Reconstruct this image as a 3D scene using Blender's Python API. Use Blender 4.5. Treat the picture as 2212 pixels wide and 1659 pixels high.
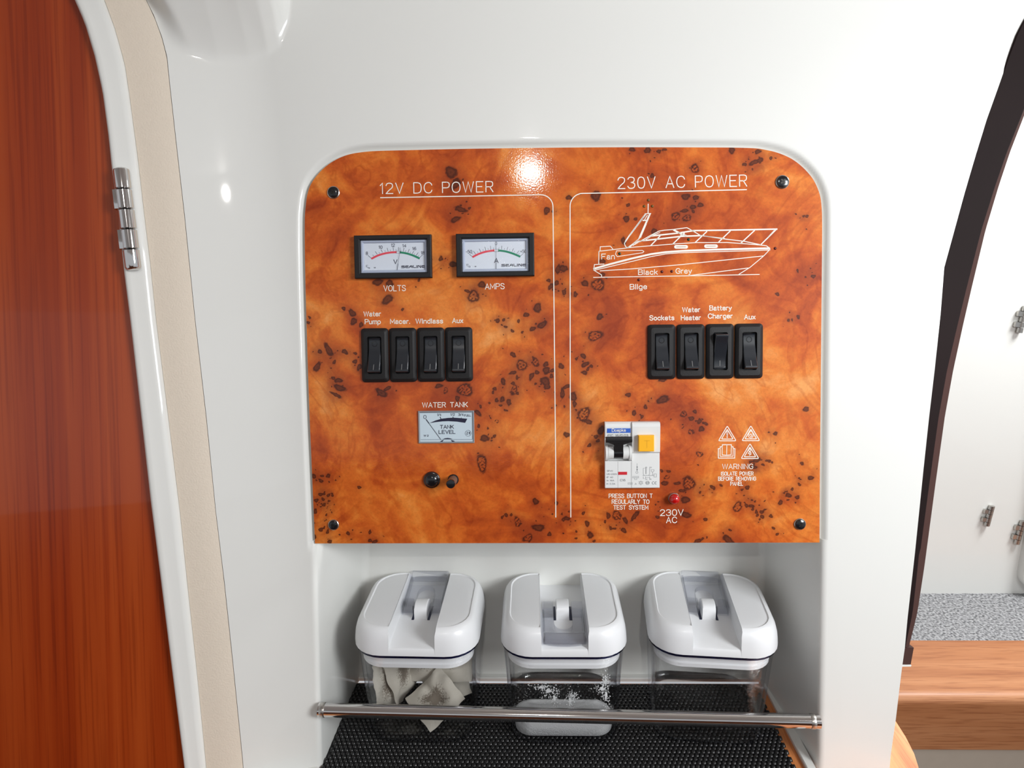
import bpy, bmesh, math, random
import numpy as np
from mathutils import Vector, Matrix, noise

random.seed(7)
for o in list(bpy.data.objects):
    bpy.data.objects.remove(o)
S = bpy.context.scene
COL = S.collection

# ------------------------------------------------------------------ camera
F = 1500.0; CX, CY = 1106.0, 829.5
EYE = Vector((0, 0, 1.4))
Mp = Matrix(((0.9995374, -0.01143491, -0.02818205), (0.00987099, 0.99843641, -0.05502084), (0.02876714, 0.05471721, 0.99808741)))
LEAN = math.radians(11)
U = Vector((1, 0, 0)); V = Vector((0, math.sin(LEAN), math.cos(LEAN))); N = Vector((0, -math.cos(LEAN), math.sin(LEAN)))
W = Matrix((U, V, N)).transposed()
RW = W @ Mp.transposed()
cam_d = bpy.data.cameras.new('camera'); cam = bpy.data.objects.new('camera', cam_d); COL.objects.link(cam)
cam_d.sensor_width = 36; cam_d.lens = F / 2212 * 36; cam_d.clip_start = 0.01; cam_d.clip_end = 50
cam.matrix_world = Matrix.Translation(EYE) @ RW.to_4x4()
S.camera = cam

# ------------------------------------------------------------------ world, lamps, exposure
w = bpy.data.worlds.new('world'); S.world = w; w.use_nodes = True
w.node_tree.nodes['Background'].inputs[0].default_value = (0.93, 0.96, 1.0, 1)
w.node_tree.nodes['Background'].inputs[1].default_value = 0.6
S.view_settings.view_transform = 'Standard'; S.view_settings.look = 'None'
S.view_settings.gamma = 1; S.view_settings.exposure = -0.12; S.view_settings.use_curve_mapping = False

def area(name, loc, target, size, energy, color=(1, 1, 1), shape='SQUARE', sy=None, spread=180):
    l = bpy.data.lights.new(name, 'AREA'); l.shape = shape; l.size = size
    if sy: l.size_y = sy
    l.energy = energy; l.color = color; l.spread = math.radians(spread)
    o = bpy.data.objects.new(name, l); COL.objects.link(o)
    o.location = EYE + Vector(loc)
    o.rotation_euler = (Vector(target) - Vector(loc)).to_track_quat('-Z', 'Y').to_euler()
    return o
area('ceiling_lamp', (0.0004, -0.755, 0.59), (0.0, -0.30, 0.0), 0.028, 2.0, (1, 0.97, 0.93), 'DISK')
area('window_light', (0.70, -0.20, 0.20), (0.24, 0.45, -0.06), 0.34, 3.9, (0.95, 0.98, 1.0), spread=110)
area('hatch_light', (1.05, 0.70, 0.55), (0.80, 1.0, -0.3), 0.4, 21.0, (0.97, 0.99, 1.0))

# ------------------------------------------------------------------ pixel <-> place helpers
def ray(x, y):
    return RW @ Vector(((x - CX) / F, -(y - CY) / F, -1))
def PP(x, y, h=0.0):                     # point seen at pixel x, y on the panel's own leaning plane, h metres proud of it
    d = ray(x, y); return EYE + d * ((-0.4615 + h) / d.dot(N))
def atz(x, y, z):
    d = ray(x, y); return EYE + d * (z / d.z)
def aty(x, y, Y):
    d = ray(x, y); return EYE + d * (Y / d.y)
ORG = PP(1215, 745)
PMAT = Matrix.Translation(ORG) @ W.to_4x4()
def LP(x, y, h=0.0):                     # the same in the panel's own axes
    p = PP(x, y, h) - ORG
    return Vector((p.dot(U), p.dot(V), h))
def to_world(u, v, h):
    return ORG + U * u + V * v + N * h

# ------------------------------------------------------------------ materials
def lin(r, g, b):
    f = lambda c: (c / 255 / 12.92) if c / 255 <= 0.04045 else ((c / 255 + 0.055) / 1.055) ** 2.4
    return (f(r), f(g), f(b), 1)
MATS = {}
def mat(name, col, rough=0.5, metal=0.0, coat=0.0, spec=0.5, bump=None, var=None, **kw):
    if name in MATS: return MATS[name]
    m = bpy.data.materials.new(name); m.use_nodes = True; nt = m.node_tree; b = nt.nodes['Principled BSDF']
    b.inputs['Base Color'].default_value = col; b.inputs['Roughness'].default_value = rough
    b.inputs['Metallic'].default_value = metal; b.inputs['Coat Weight'].default_value = coat
    b.inputs['Coat Roughness'].default_value = kw.get('coat_rough', 0.05)
    b.inputs['Specular IOR Level'].default_value = spec
    if 'trans' in kw: b.inputs['Transmission Weight'].default_value = kw['trans']
    tc = nt.nodes.new('ShaderNodeTexCoord')
    nz = nt.nodes.new('ShaderNodeTexNoise'); nz.inputs['Scale'].default_value = (var[1] if var else 60); nz.inputs['Detail'].default_value = 4
    nt.links.new(tc.outputs['Object'], nz.inputs['Vector'])
    mx = nt.nodes.new('ShaderNodeMix'); mx.data_type = 'RGBA'
    k = var[0] if var else 0.04
    mx.inputs[6].default_value = tuple(c * (1 - k) for c in col[:3]) + (1,)
    mx.inputs[7].default_value = tuple(min(1, c * (1 + k)) for c in col[:3]) + (1,)
    nt.links.new(nz.outputs[0], mx.inputs[0]); nt.links.new(mx.outputs[2], b.inputs['Base Color'])
    if bump:
        n2 = nt.nodes.new('ShaderNodeTexNoise'); n2.inputs['Scale'].default_value = bump[1]; n2.inputs['Detail'].default_value = 3
        nt.links.new(tc.outputs['Object'], n2.inputs['Vector'])
        bp = nt.nodes.new('ShaderNodeBump'); bp.inputs['Strength'].default_value = bump[0]; bp.inputs['Distance'].default_value = 0.001
        nt.links.new(n2.outputs[0], bp.inputs['Height']); nt.links.new(bp.outputs[0], b.inputs['Normal'])
    MATS[name] = m
    return m
gel = mat('white_gelcoat', lin(226, 226, 222), 0.4, coat=0.45, spec=0.25, var=(0.01, 6), coat_rough=0.035)
gel2 = mat('niche_gelcoat', lin(222, 221, 214), 0.25, coat=0.5, var=(0.01, 6), coat_rough=0.1)
cream = mat('cream_vinyl', lin(226, 213, 196), 0.55, var=(0.03, 300), bump=(0.25, 900))
blackp = mat('black_plastic', lin(30, 29, 30), 0.5, spec=0.3, var=(0.1, 900), bump=(0.15, 2500))
blackg = mat('black_gloss', lin(20, 22, 26), 0.2, coat=0.3, var=(0.1, 500))
rockm = mat('rocker_plastic', lin(30, 34, 40), 0.28, coat=0.3, var=(0.15, 900), coat_rough=0.2)
chrome = mat('chrome', lin(215, 213, 212), 0.09, metal=1.0, var=(0.03, 80))
steel = mat('steel', lin(190, 187, 182), 0.3, metal=1.0, var=(0.04, 80))
whitep = mat('white_plastic', lin(233, 234, 236), 0.32, coat=0.15, var=(0.01, 50), coat_rough=0.15)
breakp = mat('breaker_plastic', lin(222, 223, 222), 0.45, var=(0.01, 60))
ink_w = mat('white_engraving', lin(240, 236, 226), 0.6, var=(0.02, 60))
ink_k = mat('dark_ink', lin(22, 22, 52), 0.6)
ink_g = mat('grey_ink', lin(120, 124, 128), 0.6)
red_i = mat('red_ink', lin(225, 70, 85), 0.6)
green_i = mat('green_ink', lin(20, 130, 95), 0.6)
blue_i = mat('blue_ink', lin(38, 92, 190), 0.5)
dial = mat('dial_white', lin(216, 221, 230), 0.5, var=(0.01, 60))
dial2 = mat('dial_blue_white', lin(196, 212, 222), 0.5, var=(0.01, 60))
yellow = mat('yellow_plastic', lin(248, 180, 20), 0.4)
redlens = mat('red_lens', lin(185, 8, 12), 0.08, coat=1.0, var=(0.2, 300))
darkred = mat('dark_red_led', lin(80, 14, 14), 0.25)
darkgreen = mat('dark_green_led', lin(18, 58, 34), 0.25)
darkamber = mat('dark_amber_led', lin(110, 76, 24), 0.25)
greyp = mat('grey_plastic', lin(140, 143, 148), 0.4)
taupe = mat('taupe_plastic', lin(105, 90, 80), 0.4)
darktrim = mat('smoked_trim', lin(30, 20, 20), 0.6, spec=0.08, var=(0.3, 12))
browntrim = mat('brown_trim', lin(72, 50, 46), 0.6, spec=0.1, var=(0.1, 30))
rubber = mat('black_rubber', lin(26, 26, 27), 0.32, var=(0.2, 400))
paper = None
sugarm = mat('white_sugar', lin(250, 251, 252), 0.8, var=(0.03, 900), bump=(0.6, 1800))
offwhite = mat('offwhite_panel', lin(205, 196, 180), 0.5)
ceilm = mat('ceiling_white', lin(225, 223, 218), 0.5)
gapm = mat('dark_gap', lin(60, 50, 42), 0.8)

def clear(name, tint, edge, refl=1.0):
    m = bpy.data.materials.new(name); m.use_nodes = True; nt = m.node_tree; nt.nodes.clear()
    out = nt.nodes.new('ShaderNodeOutputMaterial'); tr = nt.nodes.new('ShaderNodeBsdfTransparent'); gl = nt.nodes.new('ShaderNodeBsdfGlossy')
    gl.inputs['Roughness'].default_value = 0.03
    lw = nt.nodes.new('ShaderNodeLayerWeight'); lw.inputs[0].default_value = 0.25
    rp = nt.nodes.new('ShaderNodeValToRGB'); rp.color_ramp.elements[0].color = tint; rp.color_ramp.elements[1].color = edge
    rp.color_ramp.elements[0].position = 0.35
    nz = nt.nodes.new('ShaderNodeTexNoise'); nz.inputs['Scale'].default_value = 25
    bp = nt.nodes.new('ShaderNodeBump'); bp.inputs['Strength'].default_value = 0.12; bp.inputs['Distance'].default_value = 0.002
    nt.links.new(nz.outputs[0], bp.inputs['Height']); nt.links.new(bp.outputs[0], gl.inputs['Normal'])
    lf = nt.nodes.new('ShaderNodeLayerWeight'); lf.inputs[0].default_value = 0.5
    fr = nt.nodes.new('ShaderNodeMath'); fr.operation = 'POWER'; fr.inputs[1].default_value = 4.0; nt.links.new(lf.outputs['Facing'], fr.inputs[0])
    mul = nt.nodes.new('ShaderNodeMath'); mul.operation = 'MULTIPLY_ADD'; mul.inputs[1].default_value = 0.6 * refl; mul.inputs[2].default_value = 0.04 * refl
    mx = nt.nodes.new('ShaderNodeMixShader')
    nt.links.new(lw.outputs['Facing'], rp.inputs[0]); nt.links.new(rp.outputs[0], tr.inputs[0])
    nt.links.new(fr.outputs[0], mul.inputs[0]); nt.links.new(mul.outputs[0], mx.inputs[0])
    nt.links.new(tr.outputs[0], mx.inputs[1]); nt.links.new(gl.outputs[0], mx.inputs[2]); nt.links.new(mx.outputs[0], out.inputs[0])
    return m
clearp = clear('clear_plastic', (0.997, 0.997, 0.998, 1), (0.74, 0.76, 0.84, 1), 1.3)
navyp = clear('clear_navy_edge', (0.10, 0.11, 0.28, 1), (0.03, 0.03, 0.12, 1), 1.0)
leverp = clear('clear_lever', (0.955, 0.962, 0.985, 1), (0.74, 0.77, 0.88, 1), 2.6)
lensp = clear('meter_glass', (0.97, 0.98, 0.99, 1), (0.8, 0.82, 0.88, 1), 0.5)

def wood(name, c1, c2, c3, axis, scale, rough=0.25, coat=0.45, coat_rough=0.03, stretch=0.05):
    m = bpy.data.materials.new(name); m.use_nodes = True; nt = m.node_tree; b = nt.nodes['Principled BSDF']
    tc = nt.nodes.new('ShaderNodeTexCoord'); mp = nt.nodes.new('ShaderNodeMapping')
    s = [scale, scale, scale]; s[axis] = scale * stretch
    if axis == 2: s[1] = scale * stretch
    mp.inputs['Scale'].default_value = s
    nt.links.new(tc.outputs['Object'], mp.inputs[0])
    n1 = nt.nodes.new('ShaderNodeTexNoise'); n1.inputs['Scale'].default_value = 1.0; n1.inputs['Detail'].default_value = 5; n1.inputs['Distortion'].default_value = 0.6
    n2 = nt.nodes.new('ShaderNodeTexNoise'); n2.inputs['Scale'].default_value = 14.0; n2.inputs['Detail'].default_value = 3
    nt.links.new(mp.outputs[0], n1.inputs[0]); nt.links.new(mp.outputs[0], n2.inputs[0])
    r1 = nt.nodes.new('ShaderNodeValToRGB'); e = r1.color_ramp.elements
    e[0].position = 0.32; e[0].color = c1; e[1].position = 0.68; e[1].color = c3
    q = e.new(0.5); q.color = c2
    r2 = nt.nodes.new('ShaderNodeValToRGB'); r2.color_ramp.elements[0].position = 0.34; r2.color_ramp.elements[0].color = (0.72, 0.62, 0.55, 1)
    r2.color_ramp.elements[1].position = 0.5; r2.color_ramp.elements[1].color = (1, 1, 1, 1)
    nt.links.new(n1.outputs[0], r1.inputs[0]); nt.links.new(n2.outputs[0], r2.inputs[0])
    mx = nt.nodes.new('ShaderNodeMix'); mx.data_type = 'RGBA'; mx.blend_type = 'MULTIPLY'; mx.inputs[0].default_value = 0.8
    nt.links.new(r1.outputs[0], mx.inputs[6]); nt.links.new(r2.outputs[0], mx.inputs[7]); nt.links.new(mx.outputs[2], b.inputs['Base Color'])
    b.inputs['Roughness'].default_value = rough; b.inputs['Coat Weight'].default_value = coat; b.inputs['Coat Roughness'].default_value = coat_rough
    return m
cherry = wood('cherry_door', lin(128, 38, 6), lin(152, 54, 12), lin(170, 70, 22), 2, 42, stretch=0.014)
teak = wood('teak_step', lin(158, 98, 60), lin(174, 114, 72), lin(188, 130, 88), 0, 30, 0.5, 0.1, 0.2)
oak = wood('worktop_wood', lin(190, 104, 52), lin(214, 132, 74), lin(226, 150, 92), 1, 60, 0.35, 0.3, 0.1)
dwood = wood('dark_wood', lin(80, 38, 16), lin(110, 56, 24), lin(130, 70, 32), 0, 12, 0.4, 0.2, 0.1)

def carpet_mat():
    m = bpy.data.materials.new('grey_carpet'); m.use_nodes = True; nt = m.node_tree; b = nt.nodes['Principled BSDF']
    tc = nt.nodes.new('ShaderNodeTexCoord'); n = nt.nodes.new('ShaderNodeTexNoise'); n.inputs['Scale'].default_value = 260; n.inputs['Detail'].default_value = 3
    nt.links.new(tc.outputs['Object'], n.inputs[0]); r = nt.nodes.new('ShaderNodeValToRGB')
    r.color_ramp.elements[0].position = 0.35; r.color_ramp.elements[0].color = lin(90, 90, 92); r.color_ramp.elements[1].position = 0.62; r.color_ramp.elements[1].color = lin(172, 172, 174)
    nt.links.new(n.outputs[0], r.inputs[0]); nt.links.new(r.outputs[0], b.inputs['Base Color']); b.inputs['Roughness'].default_value = 0.95
    bp = nt.nodes.new('ShaderNodeBump'); bp.inputs['Distance'].default_value = 0.004; nt.links.new(n.outputs[0], bp.inputs['Height']); nt.links.new(bp.outputs[0], b.inputs['Normal'])
    return m
carpet = carpet_mat()

def burl_mat():
    m = bpy.data.materials.new('burl_veneer'); m.use_nodes = True; nt = m.node_tree; b = nt.nodes['Principled BSDF']; L = nt.links.new
    nn = nt.nodes.new
    tc = nn('ShaderNodeTexCoord')
    def noi(scale, det, dist, rough=0.5, off=0):
        mp = nn('ShaderNodeMapping'); mp.inputs['Location'].default_value = (off, off * 0.7, off * 0.3); L(tc.outputs['Object'], mp.inputs[0])
        n = nn('ShaderNodeTexNoise'); n.inputs['Scale'].default_value = scale; n.inputs['Detail'].default_value = det
        n.inputs['Distortion'].default_value = dist; n.inputs['Roughness'].default_value = rough; L(mp.outputs[0], n.inputs[0]); return n.outputs[0]
    def ramp(fac, els):
        r = nn('ShaderNodeValToRGB'); e = r.color_ramp.elements
        e[0].position, e[0].color = els[0]; e[1].position, e[1].color = els[-1]
        for p, c in els[1:-1]:
            q = e.new(p); q.color = c
        L(fac, r.inputs[0]); return r.outputs[0]
    def mixc(f, a, c, mode='MIX'):
        x = nn('ShaderNodeMix'); x.data_type = 'RGBA'; x.blend_type = mode
        if isinstance(f, float): x.inputs[0].default_value = f
        else: L(f, x.inputs[0])
        for s, v in ((6, a), (7, c)):
            if isinstance(v, tuple): x.inputs[s].default_value = v
            else: L(v, x.inputs[s])
        return x.outputs[2]
    def math_(op, a, c):
        x = nn('ShaderNodeMath'); x.operation = op
        for s, v in ((0, a), (1, c)):
            if isinstance(v, (int, float)): x.inputs[s].default_value = v
            else: L(v, x.inputs[s])
        return x.outputs[0]
    at = nn('ShaderNodeAttribute'); at.attribute_name = 'burl'
    sep = nn('ShaderNodeSeparateColor'); L(at.outputs['Color'], sep.inputs[0])
    eye, halo, tone = sep.outputs[0], sep.outputs[1], sep.outputs[2]
    big = noi(15, 7, 0.9, 0.55)
    mid = noi(46, 6, 1.0, 0.58, 3.1)
    f = math_('ADD', math_('MULTIPLY', big, 0.68), math_('MULTIPLY', mid, 0.32))
    f = math_('ADD', f, math_('MULTIPLY', math_('SUBTRACT', tone, 0.5), 0.30))
    base = ramp(f, [(0.38, lin(158, 62, 20)), (0.46, lin(190, 84, 26)), (0.52, lin(208, 104, 34)), (0.59, lin(222, 128, 50)), (0.68, lin(232, 156, 86))])
    # swirling grain lines
    sw = noi(10, 3, 4.0, 0.5, 7.7)
    s2 = math_('MULTIPLY', sw, 26.0); s3 = math_('SINE', s2, 0)
    lines = ramp(math_('ADD', math_('MULTIPLY', s3, 0.5), 0.5), [(0.0, (0.82, 0.70, 0.62, 1)), (0.22, (1, 1, 1, 1)), (1.0, (1.0, 1.0, 1.0, 1))])
    base = mixc(0.75, base, lines, 'MULTIPLY')
    # purple-brown clouding around the eyes
    hz = math_('MULTIPLY', halo, math_('ADD', math_('MULTIPLY', mid, 1.6), -0.1))
    base = mixc(ramp(hz, [(0.1, (0, 0, 0, 1)), (0.75, (0.85, 0.85, 0.85, 1))]), base, lin(140, 58, 26))
    fine = noi(650, 3, 0.5, 0.6, 1.3)
    base = mixc(0.7, base, ramp(fine, [(0.3, (0.86, 0.83, 0.80, 1)), (0.6, (1.06, 1.05, 1.03, 1))]), 'MULTIPLY')
    # eyes
    wob = noi(700, 4, 0.5, 0.6, 5.5)
    e2 = math_('ADD', eye, math_('MULTIPLY', math_('SUBTRACT', wob, 0.5), 0.20))
    em = ramp(e2, [(0.33, (0, 0, 0, 1)), (0.44, (0.28, 0.28, 0.28, 1)), (0.50, (0.85, 0.85, 0.85, 1)), (0.56, (1, 1, 1, 1))])
    ec = ramp(e2, [(0.45, lin(92, 34, 14)), (0.60, lin(50, 18, 10)), (0.82, lin(96, 42, 20)), (1.0, lin(60, 24, 12))])
    em2 = mixc(1.0, em, (0.88, 0.88, 0.88, 1), 'MULTIPLY')
    base = mixc(em2, base, ec)
    L(base, b.inputs['Base Color'])
    b.inputs['Roughness'].default_value = 0.5; b.inputs['Specular IOR Level'].default_value = 0.15; b.inputs['Coat Weight'].default_value = 0.55; b.inputs['Coat Roughness'].default_value = 0.055
    bp = nn('ShaderNodeBump'); bp.inputs['Strength'].default_value = 0.05; bp.inputs['Distance'].default_value = 0.0004
    L(noi(900, 2, 0), bp.inputs['Height']); L(bp.outputs[0], b.inputs['Normal']); L(bp.outputs[0], b.inputs['Coat Normal'])
    return m
burl = burl_mat()

# ------------------------------------------------------------------ object helpers
def tag(o, label=None, cat=None, group=None, kind=None):
    if label: o['label'] = label
    if cat: o['category'] = cat
    if group: o['group'] = group
    if kind: o['kind'] = kind
    return o
def empty(name, mtx, label, cat, group=None):
    o = bpy.data.objects.new(name, None); COL.objects.link(o); o.empty_display_size = 0.01
    o.matrix_world = mtx
    return tag(o, label, cat, group)
def mesh_obj(name, verts, faces, m, parent=None, smooth=False, mtx=None, sharp=None):
    me = bpy.data.meshes.new(name); me.from_pydata([tuple(v) for v in verts], [], faces); me.update()
    if m: me.materials.append(m)
    if smooth:
        me.polygons.foreach_set('use_smooth', [True] * len(me.polygons))
        if sharp is not None: me.set_sharp_from_angle(angle=math.radians(sharp))
    o = bpy.data.objects.new(name, me); COL.objects.link(o)
    if parent: o.parent = parent
    if mtx: o.matrix_world = mtx
    return o
class MB:
    def __init__(s): s.v = []; s.f = []
    def add(s, vs, fs):
        b = len(s.v); s.v += [tuple(v) for v in vs]; s.f += [tuple(i + b for i in f) for f in fs]; return s
    def loft(s, rings, close=True, cap0=True, cap1=True):
        n = len(rings[0]); vs = [p for r in rings for p in r]; fs = []
        for i in range(len(rings) - 1):
            for j in range(n if close else n - 1):
                k = (j + 1) % n
                fs.append((i * n + j, i * n + k, (i + 1) * n + k, (i + 1) * n + j))
        if cap0: fs.append(tuple(reversed(range(n))))
        if cap1: fs.append(tuple(range((len(rings) - 1) * n, len(rings) * n)))
        return s.add(vs, fs)
    def box(s, x0, x1, y0, y1, z0, z1, b=0.0):
        if b <= 0:
            r0 = [(x0, y0, z0), (x1, y0, z0), (x1, y1, z0), (x0, y1, z0)]
            return s.loft([r0, [(x, y, z1) for x, y, _ in r0]])
        q = lambda e, z: [(x0 + e, y0 + e, z), (x1 - e, y0 + e, z), (x1 - e, y1 - e, z), (x0 + e, y1 - e, z)]
        return s.loft([q(b, z0), q(0, z0 + b), q(0, z1 - b), q(b * .3, z1 - b * .3), q(b, z1)])
    def build(s, name, m, parent=None, smooth=False, sharp=None, mtx=None):
        return mesh_obj(name, s.v, s.f, m, parent, smooth, mtx, sharp)
def rrect(w, d, r, z, n=6, cx=0, cy=0):
    r = max(0.0001, min(r, w / 2 - 1e-5, d / 2 - 1e-5)); out = []
    for sx, sy, a0 in ((1, -1, -90), (1, 1, 0), (-1, 1, 90), (-1, -1, 180)):
        for i in range(n + 1):
            a = math.radians(a0 + 90 * i / n)
            out.append((cx + sx * (w / 2 - r) + r * math.cos(a), cy + sy * (d / 2 - r) + r * math.sin(a), z))
    return out
def circ(r, z, n=24, cx=0, cy=0):
    return [(cx + r * math.cos(2 * math.pi * i / n), cy + r * math.sin(2 * math.pi * i / n), z) for i in range(n)]
def catmull(P, n=5):
    if len(P) < 3: return P
    out = []; Q = [P[0]] + list(P) + [P[-1]]
    for i in range(1, len(Q) - 2):
        p0, p1, p2, p3 = Q[i - 1], Q[i], Q[i + 1], Q[i + 2]
        for k in range(n):
            t = k / n
            out.append(tuple(0.5 * (2 * p1[c] + (p2[c] - p0[c]) * t + (2 * p0[c] - 5 * p1[c] + 4 * p2[c] - p3[c]) * t * t + (3 * p1[c] - p0[c] - 3 * p2[c] + p3[c]) * t ** 3) for c in (0, 1)))
    out.append(tuple(P[-1])); return out

# ------------------------------------------------------------------ single-stroke lettering
G = {
'A': (7, '0,0 3.5,10 7,0;1.2,3.4 5.8,3.4'),
'B': (6.4, '4.2,0 0,0 0,10 4,10;~4,10 5.6,9.4 6,7.7 5.5,6 4,5.3;0,5.3 4,5.3;~4,5.3 5.9,4.6 6.4,2.7 5.9,.8 4.2,0'),
'C': (7, '~7,7.4 6,9.3 3.7,10 1.1,8.7 0,5 1.1,1.3 3.7,0 6,.7 7,2.6'),
'D': (6.8, '3.4,0 0,0 0,10 3.4,10;~3.4,10 5.9,8.8 6.8,5 5.9,1.2 3.4,0'),
'E': (6, '6,0 0,0 0,10 6,10;0,5.2 5,5.2'),
'F': (6, '0,0 0,10 6,10;0,5.2 4.8,5.2'),
'G': (7, '~7,7.6 6,9.3 3.7,10 1.1,8.7 0,5 1.1,1.3 3.7,0 6,.7 7,2.4;7,2.4 7,4.7 4.2,4.7'),
'H': (6.6, '0,0 0,10;6.6,0 6.6,10;0,5.2 6.6,5.2'),
'I': (0.6, '.3,0 .3,10'),
'K': (6.4, '0,0 0,10;6.2,10 0,3.6;2.2,5.8 6.4,0'),
'L': (5.4, '0,10 0,0 5.4,0'),
'M': (7.6, '0,0 0,10 3.8,2.5 7.6,10 7.6,0'),
'N': (6.6, '0,0 0,10 6.6,0 6.6,10'),
'O': (7.2, '~3.6,10 1,8.8 0,5 1,1.2 3.6,0 6.2,1.2 7.2,5 6.2,8.8 3.6,10'),
'P': (6.2, '0,0 0,10 4,10;~4,10 5.8,9.2 6.2,7.3 5.7,5.4 4,4.6;4,4.6 0,4.6'),
'R': (6.4, '0,0 0,10 4,10;~4,10 5.8,9.3 6.2,7.4 5.7,5.6 4,4.9;4,4.9 0,4.9;3.4,4.9 6.4,0'),
'S': (6.2, '~6,7.9 5,9.5 3,10 1,9.4 .2,7.8 1.1,6 3.2,5.2 5.4,4.2 6.2,2.4 5.2,.6 3.1,0 1,.5 0,2.2'),
'T': (6.6, '0,10 6.6,10;3.3,10 3.3,0'),
'U': (6.6, '0,10 0,3.4;~0,3.4 .9,.9 3.3,0 5.7,.9 6.6,3.4;6.6,3.4 6.6,10'),
'V': (6.8, '0,10 3.4,0 6.8,10'),
'W': (9.6, '0,10 2.3,0 4.8,10 7.3,0 9.6,10'),
'X': (6, '0,0 6,10;0,10 6,0'),
'Y': (6.6, '0,10 3.3,4.6 6.6,10;3.3,4.6 3.3,0'),
'a': (4.7, '~.4,5.2 1.2,6.5 2.5,6.8 3.9,6.3 4.4,5;4.4,5 4.4,.4 4.7,0;~4.4,4 2.6,3.7 .8,3.2 0,1.8 .6,.4 1.9,0 3.4,.5 4.4,1.9'),
'c': (4.8, '~4.8,5 3.8,6.4 2.4,6.7 .6,5.6 0,3.3 .6,1 2.4,0 3.9,.4 4.8,1.7'),
'd': (5, '5,0 5,10;~5,4.9 3.8,6.5 2.3,6.7 .6,5.6 0,3.3 .6,1 2.3,0 3.8,.3 5,1.8'),
'e': (5, '0,3.5 5,3.5;~5,3.5 4.5,5.8 2.6,6.7 .7,5.7 0,3.3 .7,.9 2.6,0 4.1,.4 4.9,1.6'),
'g': (5, '5,6.6 5,0;~5,0 4.5,-2.4 2.6,-3 .6,-2.2;~5,4.9 3.8,6.5 2.3,6.7 .6,5.6 0,3.3 .6,1 2.3,0 3.8,.3 5,1.8'),
'h': (4.8, '0,0 0,10;~0,4.6 1.4,6.4 3,6.7 4.4,6 4.8,4.2;4.8,4.2 4.8,0'),
'k': (4.6, '0,0 0,10;4.4,6.6 0,2.6;1.6,4.1 4.6,0'),
'l': (0.6, '.3,0 .3,10'),
'm': (7.6, '0,0 0,6.6;~0,4.8 1,6.4 2.3,6.7 3.5,6 3.8,4.4;3.8,4.4 3.8,0;~3.8,4.8 4.9,6.4 6.2,6.7 7.3,6 7.6,4.4;7.6,4.4 7.6,0'),
'n': (4.8, '0,0 0,6.6;~0,4.6 1.4,6.4 3,6.7 4.4,6 4.8,4.2;4.8,4.2 4.8,0'),
'o': (5, '~2.5,6.7 .7,5.7 0,3.3 .7,.9 2.5,0 4.3,.9 5,3.3 4.3,5.7 2.5,6.7'),
'p': (5, '0,-3 0,6.6;~0,4.9 1.2,6.5 2.7,6.7 4.4,5.6 5,3.3 4.4,1 2.7,0 1.2,.3 0,1.8'),
'r': (3.2, '0,0 0,6.6;~0,4 1,6 2.3,6.7 3.2,6.6'),
's': (4.6, '~4.4,5.2 3.6,6.4 2.2,6.7 .8,6.2 .3,5 1.1,3.9 2.4,3.4 4,2.9 4.6,1.7 3.8,.4 2.3,0 .8,.4 0,1.5'),
't': (3.2, '1.3,9 1.3,1.4;~1.3,1.4 1.7,.3 3.2,.1;0,6.4 3.1,6.4'),
'u': (4.8, '4.8,6.6 4.8,0;0,6.6 0,2.4;~0,2.4 .5,.6 1.9,0 3.5,.4 4.8,2'),
'x': (4.6, '0,0 4.6,6.6;0,6.6 4.6,0'),
'y': (5, '0,6.6 2.5,0;~5,6.6 2.5,0 1.6,-2.2 0,-2.9'),
'0': (6.2, '~3.1,10 .9,8.9 0,5 .9,1.1 3.1,0 5.3,1.1 6.2,5 5.3,8.9 3.1,10'),
'1': (3, '.4,7.8 2.4,10 2.4,0'),
'2': (6.2, '~.1,7.6 1,9.4 3.1,10 5.4,9.2 6,7.3 5.2,5.3 2.6,3 0,0;0,0 6.2,0'),
'3': (6.2, '~.2,8.2 1.2,9.6 3.1,10 5.2,9.3 5.8,7.6 5,5.9 2.8,5.3;~2.8,5.3 5.4,4.6 6.2,2.8 5.3,.7 3,0 1,.5 0,2'),
'4': (6.4, '4.8,0 4.8,10 0,3 6.4,3'),
'5': (6, '5.6,10 .9,10 .4,5.4;~.4,5.4 2.8,6.5 5.2,5.6 6,3.3 5,.9 2.7,0 .8,.6 0,2'),
'6': (6, '~5.5,8.8 4,10 2,9.2 .5,6.5 0,3.4 .8,1 3,0 5.2,.9 6,3.1 5.1,5.4 3,6.2 1,5.4 .1,3.6'),
'8': (6.2, '~3.1,5.3 1,6.2 .5,7.8 1.2,9.4 3.1,10 5,9.4 5.7,7.8 5.2,6.2 3.1,5.3 .8,4.3 0,2.6 .9,.7 3.1,0 5.3,.7 6.2,2.6 5.4,4.3 3.1,5.3'),
'.': (0.8, '.1,.3 .7,.3'), ',': (1, '.7,.6 .2,-1'), '/': (4, '0,0 4,10'), '+': (5, '0,4.5 5,4.5;2.5,7 2.5,2'),
'-': (4, '0,4.6 4,4.6'), ':': (0.8, '.1,1 .7,1;.1,6 .7,6'), '~': (5, '~0,4 1.3,5.4 2.6,4.6 3.8,3.8 5,5.2'),
}
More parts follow.
